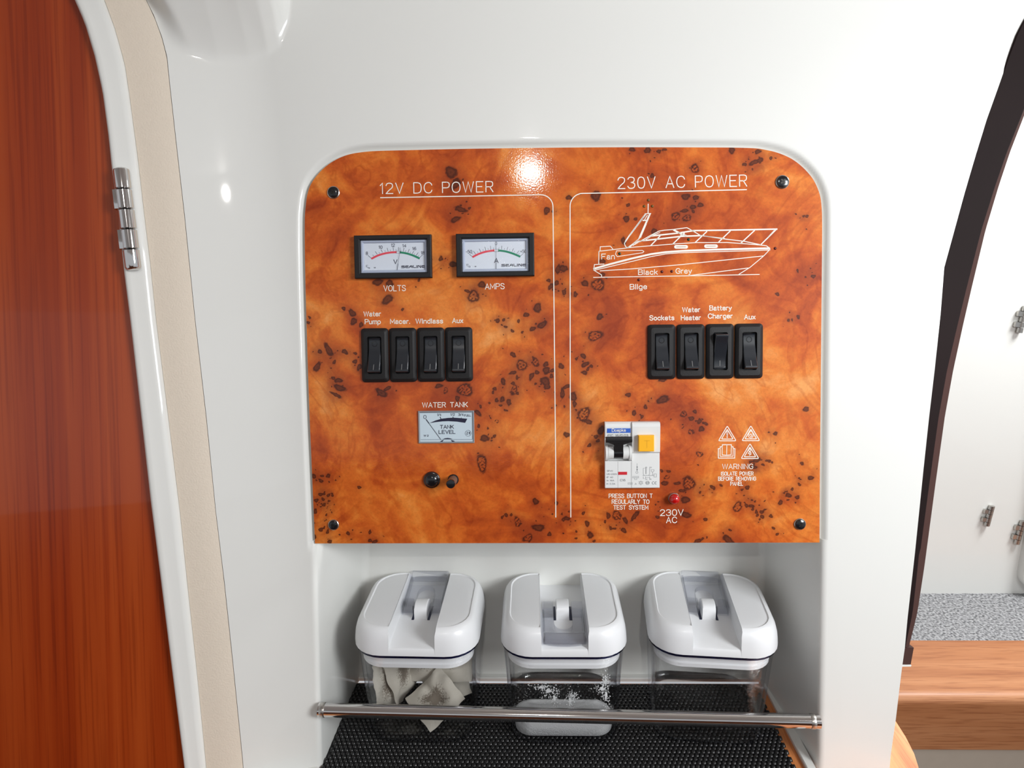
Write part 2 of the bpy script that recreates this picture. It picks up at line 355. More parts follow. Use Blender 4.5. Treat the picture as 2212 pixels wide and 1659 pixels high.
# wide squared letters of the dial name
GW = {
'S': (10, '10,9 2,9 .8,7.6 .8,6.4 2,5.2 8.6,5.2 10,4 10,2 8.8,.8 0,.8'),
'E': (9.5, '9.5,9 1.6,9 .8,7.6 .8,2 1.8,.8 9.5,.8;.8,5 9,5'),
'A': (10, '0,0 4,9 8.4,9 9.4,8 9.4,0;2.4,4 9.4,4'),
'L': (8.5, '.8,10 .8,2 1.8,.8 8.5,.8'),
'I': (1.2, '.6,0 .6,10'),
'N': (10, '.8,0 .8,9.4;1.6,9 4,9 7.4,2 9.4,.8;9.4,.2 9.4,10'),
}
def strokes(txt, font=G, gap=2.2, space=6.0):
    out = []; x = 0
    for ch in txt:
        if ch == ' ': x += space; continue
        wd, s = font[ch]
        for st in s.split(';'):
            sm = st.startswith('~'); st = st.lstrip('~')
            P = [tuple(float(c) for c in q.split(',')) for q in st.split()]
            if sm: P = catmull(P, 4)
            out.append([(x + px, py) for px, py in P])
        x += wd + gap
    return out, x - gap
class Ink:
    """flat print gathered as ribbons in the panel's own axes"""
    def __init__(s, tf=None, h=0.0001): s.mb = MB(); s.tf = tf or (lambda x, y: (x, y)); s.h = h
    def loc(s, x, y):
        X, Y = s.tf(x, y); return LP(X, Y, s.h)
    def line(s, pts, wpx, smooth=False, raw=False):      # wpx = width in photo pixels
        if smooth: pts = catmull(pts, 6)
        P = [s.loc(*p) for p in pts]; hw = wpx / 3250 / 2
        P = [p for i, p in enumerate(P) if i == 0 or (p - P[i - 1]).length > 1e-6]
        if len(P) < 2: return s
        closed = (P[0] - P[-1]).length < 1e-5
        L, R = [], []
        n = len(P)
        for i in range(n):
            if closed: a, b, c = P[(i - 1) % (n - 1)], P[i], P[(i + 1) % (n - 1)] if i < n - 1 else P[1]
            else: a, b, c = P[max(0, i - 1)], P[i], P[min(n - 1, i + 1)]
            d1 = (b - a); d2 = (c - b)
            if d1.length < 1e-9: d1 = d2
            if d2.length < 1e-9: d2 = d1
            d1 = d1.normalized(); d2 = d2.normalized(); t = (d1 + d2)
            if t.length < 0.3: t = d2
            t.normalize(); nn = Vector((-t.y, t.x, 0)); k = 1 / max(0.55, nn.dot(Vector((-d2.y, d2.x, 0))))
            e = Vector((0, 0, 0))
            if not closed and i == 0: e = -d2 * hw * 0.7
            if not closed and i == n - 1: e = d1 * hw * 0.7
            L.append(b + nn * hw * k + e); R.append(b - nn * hw * k + e)
        fs = [(i, i + 1, n + i + 1, n + i) for i in range(n - 1)]
        s.mb.add([Vector((p.x, p.y, s.h)) for p in L + R], [tuple(reversed(f)) for f in fs]); return s
    def poly(s, pts, raw=False):
        P = [s.loc(*p) for p in pts]
        a = sum(P[i].x * P[(i + 1) % len(P)].y - P[(i + 1) % len(P)].x * P[i].y for i in range(len(P)))
        if a < 0: P.reverse()
        s.mb.add(P, [tuple(range(len(P)))]); return s
    def text(s, txt, a, b, cap, wpx, font=G, gap=2.2, space=6.0):
        """a, b baseline ends and cap height in the current frame; fitted between them"""
        st, wd = strokes(txt, font, gap, space)
        ax, ay = a; bx, by = b; L = math.hypot(bx - ax, by - ay); ux, uy = (bx - ax) / L, (by - ay) / L
        for P in st:
            s.line([(ax + ux * p[0] / wd * L + uy * p[1] / 10 * cap, ay + uy * p[0] / wd * L - ux * p[1] / 10 * cap) for p in P], wpx)
        return s
    def build(s, name, m, parent, label=None):
        o = s.mb.build(name, m, parent)
        if label: o['label'] = label
        return o
def crop(x0, y0, k): return lambda x, y: (x0 + x / k, y0 + y / k)

# ================================================================== STRUCTURE
def lerp_poly(poly, y):      # x of a polyline at photo row y
    if y <= poly[0][1]:
        (x0, y0), (x1, y1) = poly[0], poly[1]
    elif y >= poly[-1][1]:
        (x0, y0), (x1, y1) = poly[-2], poly[-1]
    else:
        for i in range(len(poly) - 1):
            if poly[i][1] <= y <= poly[i + 1][1]:
                (x0, y0), (x1, y1) = poly[i], poly[i + 1]; break
    return x0 + (x1 - x0) * (y - y0) / (y1 - y0)
SEAM = [(262, -160), (316, 0), (333, 34), (350, 80), (361, 122), (368, 190), (382, 316), (399, 464), (422, 692), (446, 900), (466.6, 1106), (485, 1257), (503, 1426), (524.7, 1643), (526, 1660)]
LB = [(150, -160), (226, 0), (249, 63), (270, 139), (280.6, 211), (297.5, 337.5), (312, 464), (325, 570), (337.6, 692), (363.7, 900), (389, 1106), (407, 1280), (425.4, 1449), (446, 1659), (458, 1760)]
LC = [(80, -160), (162, 0), (185.7, 55), (207, 126.6), (223.6, 202.5), (236, 295), (242.6, 359), (257, 464), (270, 591), (283, 692), (306.5, 900), (327, 1083), (347.7, 1243), (370.5, 1426), (400, 1659), (413, 1760)]
D1 = [(2300, -100), (2212, 43), (2196.6, 72), (2175, 130), (2153, 193), (2129, 260), (2105, 337.5), (2081, 419.5), (2052, 525.5), (2037.5, 578.6), (2030, 675), (2016.8, 800), (2005, 900), (1992.8, 1014), (1974.5, 1192.8), (1958.5, 1334.7), (1952.6, 1398.7), (1947, 1437.6), (1940, 1495), (1933, 1554), (1922, 1632), (1919, 1670)]
D2 = [(2330, -100), (2250, 150), (2212, 250.7), (2182, 328), (2158, 400), (2129, 496.6), (2100, 617), (2081, 699), (2059, 800), (2041, 900), (2020, 1051), (1997.4, 1220), (1981.4, 1325.5), (1963, 1398.7)]
OUT_L = [(680.4, 1174), (673.5, 1010), (668, 880), (663.4, 740), (659.5, 600), (658.2, 487), (660.4, 445), (665.5, 414), (676, 390.7), (696.7, 366), (722.6, 346.7), (753.7, 333.7), (792.6, 327.5), (831.4, 325.5)]
OUT_R = [(1770.3, 1172), (1771.2, 1010), (1772.6, 880), (1773.8, 740), (1775.2, 600), (1776, 486.7), (1774.8, 446.7), (1770.8, 420), (1760, 393.4), (1746.8, 374.7), (1728, 356), (1706.8, 341.3), (1680, 330), (1653, 323.5), (1626.8, 320), (1573, 318.6)]
OUT_T = [(831.4, 325.5), (1000, 321.6), (1220, 318.7), (1400, 318), (1573, 318.6)]

def resample(P, n):
    d = [0]
    for i in range(1, len(P)): d.append(d[-1] + (P[i] - P[i - 1]).length)
    out = []
    j = 0
    for k in range(n):
        t = d[-1] * k / (n - 1)
        while j < len(P) - 2 and d[j + 1] < t: j += 1
        s = (t - d[j]) / max(1e-12, d[j + 1] - d[j]); out.append(P[j].lerp(P[j + 1], min(1, s)))
    return out
outL = [LP(x, y) for x, y in catmull(OUT_L, 4)]; outR = [LP(x, y) for x, y in catmull(OUT_R, 4)]; outT = [LP(x, y) for x, y in catmull(OUT_T, 4)]
outline = outL + outT[1:-1] + outR[::-1]
oxy = np.array([(p.x, p.y) for p in outline])

def sdf(x, y):        # signed distance to the panel outline (m)
    A = oxy; B = np.roll(oxy, -1, axis=0)
    best = np.full(x.shape, 1e9); inside = np.zeros(x.shape, bool)
    for a, b in zip(A, B):
        d = b - a; L = d @ d
        if L < 1e-14: continue
        t = np.clip(((x - a[0]) * d[0] + (y - a[1]) * d[1]) / L, 0, 1)
        best = np.minimum(best, np.hypot(x - a[0] - t * d[0], y - a[1] - t * d[1]))
        c = ((a[1] > y) != (b[1] > y))
        with np.errstate(divide='ignore', invalid='ignore'):
            c &= x < (b[0] - a[0]) * (y - a[1]) / (b[1] - a[1] + 1e-15) + a[0]
        inside ^= c
    return np.where(inside, -best, best)
def sst(a, b, x):
    t = np.clip((x - a) / (b - a), 0, 1); return t * t * (3 - 2 * t)

vy = lambda py: LP(1106, py).y
HS = 6.2 * 0.062 ** 2 / 1.62 + 0.0006
def row_x(poly, v, h=0.0):      # panel-plane u of a photo polyline at panel height v (solves for the photo row)
    py = 745 - v * 3250
    for _ in range(4):
        x = lerp_poly(poly, py); p = LP(x, py, h); py += (p.y - v) * 3200
    return LP(lerp_poly(poly, py), py, h).x
V_TOP = vy(-150); V_J = vy(1168); V_BOT = LP(700, 1652).y
Z_SHELF = PP(700, 1652).z
NL_U = LP(683, 1180).x; NR_U = LP(1773, 1180).x
POD_B = [(330, 118), (372, 130), (420, 143), (480, 150), (540, 144), (580, 130), (605, 108), (620, 70), (630, 40)]
def wall_h(u, v, us, ur):
    """height of the moulded wall over the panel plane; us = seam u, ur = right border u"""
    h = np.zeros_like(u)
    d = sdf(u, v)
    h += -0.0035 * (1 - sst(0.0005, 0.0050, d)) + 0.0006
    s = u - us
    x = np.clip(0.062 - s, 0, 0.2)
    h += 6.2 * x * x / (1 + 10 * x)
    # rounded overhead pod, top left
    pu = [LP(x, y).x for x, y in POD_B]; pv = [LP(x, y).y for x, y in POD_B]
    rise = np.clip(v - np.interp(u, pu, pv), 0, 0.06)
    rise = 0.78 * (np.sqrt(rise ** 2 + 0.012 ** 2) - 0.012)
    h += rise * sst(LP(629, 50).x, LP(617, 50).x, u) * sst(0.0, 0.016, s)
    # shallow step, top right
    bx = LP(2084, 150).x + (v - LP(2084, 150).y) * 0.06
    h += -0.005 * sst(0.0, 0.006, u - bx) * sst(vy(300), vy(120), v)
    # cove at the top
    dv = np.clip(v - vy(3), 0, 0.0395)
    h += 0.04 - np.sqrt(0.04 ** 2 - dv ** 2)
    return h

def wall_front():
    NLc, NMc, NRc = 64, 250, 74; RU = 0.004
    us_of = lambda v: row_x(SEAM, v, HS); ur_of = lambda v: row_x(D1, v, -0.0005 - 0.005 * float(sst(vy(300), vy(120), v)))
    def cols(v, us, ur):
        nl = NL_U - RU; nr = NR_U + RU
        a = [us + (nl - us) * i / NLc for i in range(NLc)]
        b = [nl + (nr - nl) * i / NMc for i in range(NMc)]
        c = [nr + (ur - nr) * i / NRc for i in range(NRc + 1)]
        return a, b, c
    rows_v = np.linspace(V_J, V_TOP, 270)
    Ug, Vg, US, UR = [], [], [], []
    for v in rows_v:
        us, ur = us_of(v), ur_of(v); a, b, c = cols(v, us, ur)
        Ug.append(a + b + c); Vg.append([v] * len(a + b + c)); US.append([us] * len(a + b + c)); UR.append([ur] * len(a + b + c))
    Ug, Vg, US, UR = map(np.array, (Ug, Vg, US, UR))
    H = wall_h(Ug, Vg, US, UR)
    verts = []; faces = []
    for i in range(len(rows_v)):
        row = [to_world(Ug[i, j], Vg[i, j], H[i, j]) for j in range(Ug.shape[1])]
        row = [to_world(US[i, 0] - 0.0004, rows_v[i], H[i, 0] - 0.010), to_world(US[i, 0] - 0.0003, rows_v[i], H[i, 0] - 0.001)] + row
        row += [to_world(UR[i, 0] + 0.0006, rows_v[i], H[i, -1] - 0.002), to_world(UR[i, 0] + 0.0006, rows_v[i], H[i, -1] - 0.045)]
        verts += row
    n = Ug.shape[1] + 4
    for i in range(len(rows_v) - 1):
        for j in range(n - 1):
            faces.append((i * n + j, i * n + j + 1, (i + 1) * n + j + 1, (i + 1) * n + j))
    # lower part: columns either side and the niche between them
    base = len(verts); lows = np.linspace(V_J, V_BOT - 0.004, 60); prof_n = None
    YB = 0.4945; ring_first = None
    for v in lows:
        us, ur = us_of(v), ur_of(v); a, b, c = cols(v, us, ur)
        k = (V_J - v) / (V_J - V_BOT)
        ua = np.array(a + [NL_U - RU]); uc = np.array(c)
        ha = wall_h(ua, np.full_like(ua, v), np.full_like(ua, us), np.full_like(ua, ur)); hc = wall_h(uc, np.full_like(uc, v), np.full_like(uc, us), np.full_like(uc, ur))
        ha = ha + (0.0 - ha) * sst(NL_U - 0.03, NL_U - RU, ua) * 1.0 * (1 if k > 0 else 0) * 0
        P = [to_world(us - 0.0004, v, ha[0] - 0.010), to_world(us - 0.0003, v, ha[0] - 0.001)] + [to_world(u, v, h) for u, h in zip(ua, ha)]
        Lf = P[-1]; R0 = to_world(uc[0], v, hc[0])
        z = Lf.z; yb = YB
        def arc(cx, cy, r, a0, a1, n=5):
            return [Vector((cx + r * math.cos(math.radians(a0 + (a1 - a0) * i / n)), cy + r * math.sin(math.radians(a0 + (a1 - a0) * i / n)), z)) for i in range(1, n + 1)]
        # left lip, left wall, back, right wall, right lip
        P += arc(Lf.x, Lf.y + RU, RU, -90, 0)
        A = P[-1]; B = Vector((-0.1300 - 0.0145 * k, yb, z)); Cc = Vector((0.1775 + 0.0055 * k, yb, z)); D = Vector((R0.x - RU, R0.y + RU, z))
        rb = 0.006
        for i in range(1, 9): P.append(A.lerp(Vector((B.x, B.y - rb, z)), i / 8))
        P += [Vector((B.x + rb - rb * math.cos(t), B.y - rb + rb * math.sin(t), z)) for t in (0.4, 0.8, 1.2, 1.57)]
        for i in range(1, 9): P.append(Vector((B.x + rb + (Cc.x - B.x - 2 * rb) * i / 8, yb, z)))
        P += [Vector((Cc.x - rb + rb * math.sin(t), Cc.y - rb + rb * math.cos(t), z)) for t in (0.4, 0.8, 1.2, 1.57)]
        E0 = P[-1]
        for i in range(1, 9): P.append(E0.lerp(D, i / 8))
        P += [Vector((R0.x - RU * math.cos(t), R0.y + RU - RU * math.sin(t), z)) for t in (0.3, 0.6, 0.9, 1.25)]
        P += [to_world(u, v, h) for u, h in zip(uc, hc)]
        P += [to_world(ur + 0.0006, v, hc[-1] - 0.002), to_world(ur + 0.0006, v, hc[-1] - 0.045)]
        if ring_first is None: ring_first = (len(P), len(ua) + 1, len(ua) + 1 + 5 + 8 + 4 + 8 + 4 + 8 + 4 + 1)
        prof_n = len(P); verts += P
    for i in range(len(lows) - 1):
        for j in range(prof_n - 1):
            faces.append((base + (i + 1) * prof_n + j, base + (i + 1) * prof_n + j + 1, base + i * prof_n + j + 1, base + i * prof_n + j))
    faces.append(tuple(base + j for j in range(ring_first[1] + 6, ring_first[2] - 4)))    # niche ceiling
    o = mesh_obj('wall_front', verts, faces, gel, smooth=True, sharp=70)
    return tag(o, 'glossy white moulded wall around the burl panel', None, None, 'structure')
wall_front()

# overhead, floor, rear of the cabin (behind the photographer, seen only in reflections)
def bx(name, x0, x1, y0, y1, z0, z1, m, kind='structure', b=0.0, parent=None):
    mb = MB().box(x0, x1, y0, y1, z0, z1, b); o = mb.build(name, m, parent)
    o.location = (0, 0, 0) if parent else EYE
    if kind: o['kind'] = kind
    return o
bx('ceiling', -1.6, 2.4, -2.0, 1.6, 0.62, 0.66, ceilm)
bx('floor', -1.6, 2.4, -2.0, 1.6, -1.36, -1.30, dwood)
bx('wall_back', -1.6, 1.2, -2.04, -2.0, -1.30, -0.1, dwood)
bx('wall_top', -0.34, 0.42, 0.50, 0.53, 0.178, 0.62, ceilm)

# ---- left bulkhead: cream strip, white door frame, cherry door
sA = to_world(row_x(SEAM, vy(400), HS), vy(400), 0); sB = to_world(row_x(SEAM, vy(1600), HS), vy(1600), 0)
hs = HS
sA = sA + N * hs; sB = sB + N * hs
dirS = (sA - sB).normalized()
latS = (Vector((-1, 0, 0)) - dirS * Vector((-1, 0, 0)).dot(dirS)).normalized()
nS = latS.cross(dirS); nS = nS if nS.dot(N) > 0 else -nS
aS = math.radians(14)
latD = latS * math.cos(aS) + nS * math.sin(aS); nD = (nS * math.cos(aS) - latS * math.sin(aS)).normalized()
def PD(x, y, h=0.0):
    d = ray(x, y); t = ((sA - EYE).dot(nD) + h) / d.dot(nD); return EYE + d * t
def strip(name, polyL, polyR, prof, m, kind='structure', y0=-150, y1=1750, n=90, label=None, off=(0, 0)):
    """band between two photo outlines on the bulkhead plane; prof = [(t, height), ...] across"""
    rings = []
    for i in range(n + 1):
        y = y0 + (y1 - y0) * i / n
        a = PD(lerp_poly(polyL, y) + off[0], y); b = PD(lerp_poly(polyR, y) + off[1], y)
        rings.append([a.lerp(b, t) + nD * h for t, h in prof])
    mb = MB().loft(rings, close=False, cap0=False, cap1=False)
    mb.f = [tuple(reversed(f)) for f in mb.f]
    o = mb.build(name, m, smooth=True, sharp=60)
    return tag(o, label, None, None, kind)
strip('wall_left', LB, SEAM, [(0, -0.012), (0.0, -0.0001), (0.03, 0), (0.5, 0.0001), (0.97, 0), (0.985, -0.0001), (0.987, -0.014)], cream, label='cream vinyl strip between door frame and white wall')
frame_prof = [(0, -0.012), (0.0, 0.0005), (0.015, 0.0022), (0.05, 0.0038), (0.10, 0.0048), (0.16, 0.0052), (0.3, 0.0046), (0.5, 0.0038), (0.7, 0.0034), (0.88, 0.0028), (0.96, 0.0014), (0.99, 0.0), (0.995, -0.01)]
strip('trim_1', LC, LB, frame_prof, gel, label='glossy white rounded door frame with the hinge')
strip('trim_2', SEAM, SEAM, [(0, -0.004), (1, -0.004)], gapm, off=(-3, 3), label='thin dark joint beside the cream strip')
DL = [(-420, -160), (-420, 1760)]
door = strip('door_1', DL, LC, [(0, -0.002), (1.0, -0.002), (1.0, -0.02)], cherry, off=(0, 1), label='glossy cherry wood door with arched top')
# hinge on the frame
def hinge():
    top = PD(262, 366, 0.006); bot = PD(289, 582, 0.006)
    ax = (bot - top); L = ax.length; ax.normalize()
    xx = (latD * -1); xx = (xx - ax * xx.dot(ax)).normalized(); zz = xx.cross(ax).normalized()
    if zz.dot(nD) < 0: zz = -zz
    hroot = MB()
    # leaf behind the knuckles
    Mx = Matrix((xx, ax, zz)).transposed().to_4x4(); Mx.translation = top
    lf = MB().box(-0.0052, 0.0045, 0.0, L, -0.0052, -0.0030, 0.0003); leaf = lf.build('hinge', chrome, None, mtx=Mx)
    leaf['label'] = 'chrome door hinge with five knuckles'
    leaf.parent = door; leaf.matrix_parent_inverse = door.matrix_world.inverted()
    seg = L / 5
    for k in range(5):
        r = 0.0048
        a0, a1 = k * seg + 0.0002, (k + 1) * seg - 0.0002
        rings = []
        for (rr, yy) in ((r * 0.82, a0), (r, a0 + 0.0005), (r, a1 - 0.0005), (r * 0.82, a1)) if k not in (0, 4) else (((r * .6, a0 - .001), (r * .95, a0), (r, a0 + .001), (r, a1 - 0.0005), (r * .82, a1)) if k == 0 else ((r * .82, a0), (r, a0 + .0005), (r, a1 - .0012), (r * .9, a1), (r * .6, a1 + .0008))):
            rings.append([(rr * math.cos(t), yy, rr * math.sin(t)) for t in [2 * math.pi * i / 24 for i in range(24)]])
        mb = MB().loft(rings)
        if k % 2 == 1:
            mb.box(-0.0060, 0, a0, a1, -0.0040, 0.0030, 0.0005)
        o = mb.build('knuckle', chrome, leaf, smooth=True, sharp=40)
hinge()

# ---- dark curved post at the right edge of the wall
def post():
    rings = []; rr2 = []
    for i in range(91):
        y = -90 + (1398.7 + 90) * i / 90
        xa, xb = lerp_poly(D1, y) + 1, lerp_poly(D2, y)
        wb = 2 + 10 * min(1, max(0, (y - 100) / 700)) if y < 1200 else 14 - 8 * (y - 1200) / 200
        xb = max(xb, xa + 3); xm = max(xa + 2, xb - wb)
        a = PP(xa, y, -0.0030); b = PP(xm, y, -0.0030); c = PP(xb, y, -0.0055)
        rings.append([a - N * 0.05, a - N * 0.0006, a + U * 0.0006, b - U * 0.0006, b - N * 0.0006, b - N * 0.05])
        rr2.append([b - N * 0.0006, c, c - N * 0.004, c - N * 0.05])
    o = MB().loft(rings).build('trim_3', darktrim, smooth=True, sharp=35); o['kind'] = 'structure'; o['label'] = 'dark curved post beside the doorway'
    o2 = MB().loft(rr2, close=False, cap0=False, cap1=False).build('edge_strip', browntrim, o, smooth=True, sharp=35); o2['label'] = 'brown edge of the dark post'
    f = [PP(1953, 1399, -0.004), PP(1974, 1399, -0.004), PP(1967, 1437, -0.004), PP(1947, 1437, -0.004)]
    o3 = MB().loft([[p - N * 0.04 for p in f], f]).build('foot_block', browntrim, o)
    g = [PP(1946, 1437, -0.003), PP(1969, 1437, -0.003), PP(1968, 1440, -0.003), PP(1946, 1440, -0.003)]
    MB().loft([[p - N * 0.04 for p in g], g]).build('foot_seal', gel, o)
post()

# ---- beyond the doorway
ZF = -0.65
fl = bx('floor', 0.40, 2.0, 0.90, 1.10, ZF - 0.03, ZF, carpet); fl['label'] = 'grey flecked carpet beyond the doorway'
wr = MB().box(0.20, 2.0, 1.083, 1.12, ZF, 0.62).build('wall_right', gel); wr.location = EYE; wr['kind'] = 'structure'; wr['label'] = 'brightly lit white wall beyond the doorway'
rs = bx('wall_low', 0.30, 2.0, 0.845, 0.90, -1.3, ZF - 0.085, offwhite); rs['label'] = 'grey beige riser under the wooden step'
def step():
    y0 = 0.822; y1 = 0.948; z1 = ZF + 0.001; z0 = ZF - 0.088; r = 0.014
    prof = [(y1, z1)] + [(y0 + r - r * math.sin(t), z1 - r + r * math.cos(t)) for t in [i * math.pi / 12 for i in range(7)]] + [(y0, z0 + 0.004), (y0 + 0.004, z0), (y1, z0)]
    rings = [[(x, y, z) for y, z in prof] for x in (0.35, 2.0)]
    o = MB().loft(rings).build('wooden_step', teak, smooth=True, sharp=40); o.location = EYE
    tag(o, 'wide teak step below the grey carpet at lower right', 'step')
step()
def far_hinge(px, py, ln, par, tilt):
    c = aty(px, py, 1.079); L = ln
    rings = []
    mb = MB()
    for k in range(5):
        a0 = -L / 2 + k * L / 5 + .0004; a1 = a0 + L / 5 - .0008
        r = 0.0045
        mb.loft([[(r * math.cos(t), r * math.sin(t), a) for t in [i * math.pi / 6 for i in range(12)]] for a in (a0, a1)])
        if k % 2: mb.box(-0.010, 0, -0.002, 0.003, a0, a1)
    Mx = Matrix.Translation(c) @ Matrix.Rotation(tilt, 4, 'Y')
    o = mb.build('hinge', steel, None, smooth=True, sharp=40, mtx=Mx)
    o.parent = par
    o.matrix_parent_inverse = Matrix.Translation(par.location).inverted()
far_hinge(2137, 1114, 0.036, wr, 0.10)
def locker():
    o = MB().loft([rrect(0.60, 0.50, 0.03, z, 6) for z in (0, 0.016)] + [rrect(0.592, 0.492, 0.03, 0.019, 6)]).build('door_2', gel, smooth=True, sharp=40)
    c = aty(2192, 1262, 1.083)
    o.matrix_world = Matrix.Translation(Vector((c.x + 0.30, EYE.y + 1.083, c.z + 0.245))) @ Matrix.Rotation(math.radians(90), 4, 'X')
    o['kind'] = 'structure'; o['label'] = 'white locker door with rounded corners beyond the doorway'
    return o
lk = locker()
far_hinge(2203, 1150, 0.042, wr, 0.10)
far_hinge(2209, 690, 0.042, wr, 0.10)

# ================================================================== SHELF, MAT, RAIL
zs = Z_SHELF - EYE.z
def worktop():
    # curved wooden worktop running under the white wall
    edge = [(1934, 1556.6), (1956, 1591), (1974.5, 1627.5), (1984.6, 1659), (1990, 1700), (1988, 1760), (1970, 1830)]
    pts = [atz(x, y, zs - 0.0025) for x, y in edge]
    P = [Vector((-0.16, 0.487, 0)), Vector((0.188, 0.487, 0)), Vector((0.23, 0.487, 0))] + [Vector((p.x, p.y, 0)) for p in pts] + [Vector((0.20, 0.31, 0)), Vector((-0.21, 0.31, 0)), Vector((-0.21, 0.36, 0))]
    mb = MB().loft([[(p.x, p.y, Z_SHELF - 0.02) for p in P], [(p.x, p.y, Z_SHELF - 0.0035) for p in P], [(p.x, p.y, Z_SHELF - 0.0025) for p in P]])
    o = mb.build('worktop', oak)
    tag(o, 'orange wooden worktop with curved edge under the black mat', 'worktop')
worktop()
# white flange along the foot of the left and right columns and niche walls
def flange():
    zt = Z_SHELF
    mb = MB()
    a = PP(527, 1652, 0.004)
    mb.box(a.x - 0.004, -0.149, a.y - 0.03, a.y + 0.02, zt - 0.010, zt + 0.0005, 0.0012)
    o = mb.build('baseboard_left', gel, smooth=False); o['kind'] = 'structure'
    mb = MB()
    # thin bead at the foot of the right niche wall
    p = [Vector((0.1838, 0.380, zt)), Vector((0.1818, 0.494, zt))]
    rings = []
    for q in p:
        rings.append([(q.x, q.y, zt - 0.0025), (q.x, q.y, zt), (q.x + 0.0006, q.y, zt + 0.0006), (q.x + 0.006, q.y, zt + 0.0006), (q.x + 0.006, q.y, zt - 0.0025)])
    mb.loft(rings)
    rings = []
    for x in (-0.1445, 0.183):
        rings.append([(x, 0.4895, zt - 0.0025), (x, 0.4895, zt), (x, 0.490, zt + 0.0008), (x, 0.496, zt + 0.0008), (x, 0.496, zt - 0.0025)])
    mb.loft(rings)
    o = mb.build('baseboard_right', gel); o['kind'] = 'structure'
flange()

def mat_():
    root = empty('shelf_mat', Matrix.Translation((0, 0.42, Z_SHELF)), 'black woven anti-slip mat under the three canisters', 'mat')
    x0L, x0R = -0.1500, 0.1755
    yb, yf = 0.484, 0.318
    MB().add([(x0L + 0.004, yb - 0.42, -0.0008), (x0R - 0.002, yb - 0.42, -0.0008), (x0R + 0.001, yf - 0.42, -0.0008), (x0L, yf - 0.42, -0.0008)], [(0, 1, 2, 3)]).build('backing', mat('mat_backing', lin(14, 14, 15), 0.7), root)
    px, py = 0.0034, 0.0033; verts = []; faces = []
    j = 0; y = yf
    while y < yb - py:
        off = (j % 2) * px / 2
        xl = x0L + 0.004 * (y - yf) / (yb - yf); x = math.floor(xl / px) * px + off
        while x < x0R - px * 0.6:
            if x > xl:
                cx, cy = x + px / 2, y + py / 2 - 0.42
                a, b = px * 0.43, py * 0.50; zb = -0.0008; zt = 0.0010 + 0.00015 * math.sin(x * 9000)
                base = len(verts)
                verts += [(cx - a, cy - b, zb), (cx + a, cy - b, zb), (cx + a, cy + b, zb), (cx - a, cy + b, zb),
                          (cx - a * .8, cy - b * .8, zt - .0004), (cx + a * .8, cy - b * .8, zt - .0004), (cx + a * .8, cy + b * .8, zt - .0004), (cx - a * .8, cy + b * .8, zt - .0004), (cx, cy, zt)]
                for f in ((0, 1, 5, 4), (1, 2, 6, 5), (2, 3, 7, 6), (3, 0, 4, 7), (4, 5, 8), (5, 6, 8), (6, 7, 8), (7, 4, 8)): faces.append(tuple(base + q for q in f))
            x += px
        y += py; j += 1
    o = mesh_obj('weave', verts, faces, rubber, root, smooth=True); o['kind'] = 'stuff'
mat_()

def rail():
    a = EYE + Vector((-0.1475, 0.4015, -0.3290)); b = EYE + Vector((0.188, 0.3965, -0.3325))
    ax = (b - a).normalized(); L = (b - a).length
    q = ax.to_track_quat('Z', 'Y')
    root = empty('shelf_rail', Matrix.Translation(a) @ q.to_matrix().to_4x4(), 'polished steel fiddle rail across the front of the niche', 'rail')
    MB().loft([circ(0.0046, z, 40) for z in (0.0, L)]).build('rail_tube', chrome, root, smooth=True, sharp=40)
    for z0, z1 in ((0.001, 0.0045), (L - 0.0065, L - 0.003)):
        MB().loft([circ(r, z, 32) for r, z in ((0.0045, z0), (0.0049, z0 + .0006), (0.0049, z1 - .0004), (0.0047, z1))]).build('end_collar', steel, root, smooth=True, sharp=40)
rail()

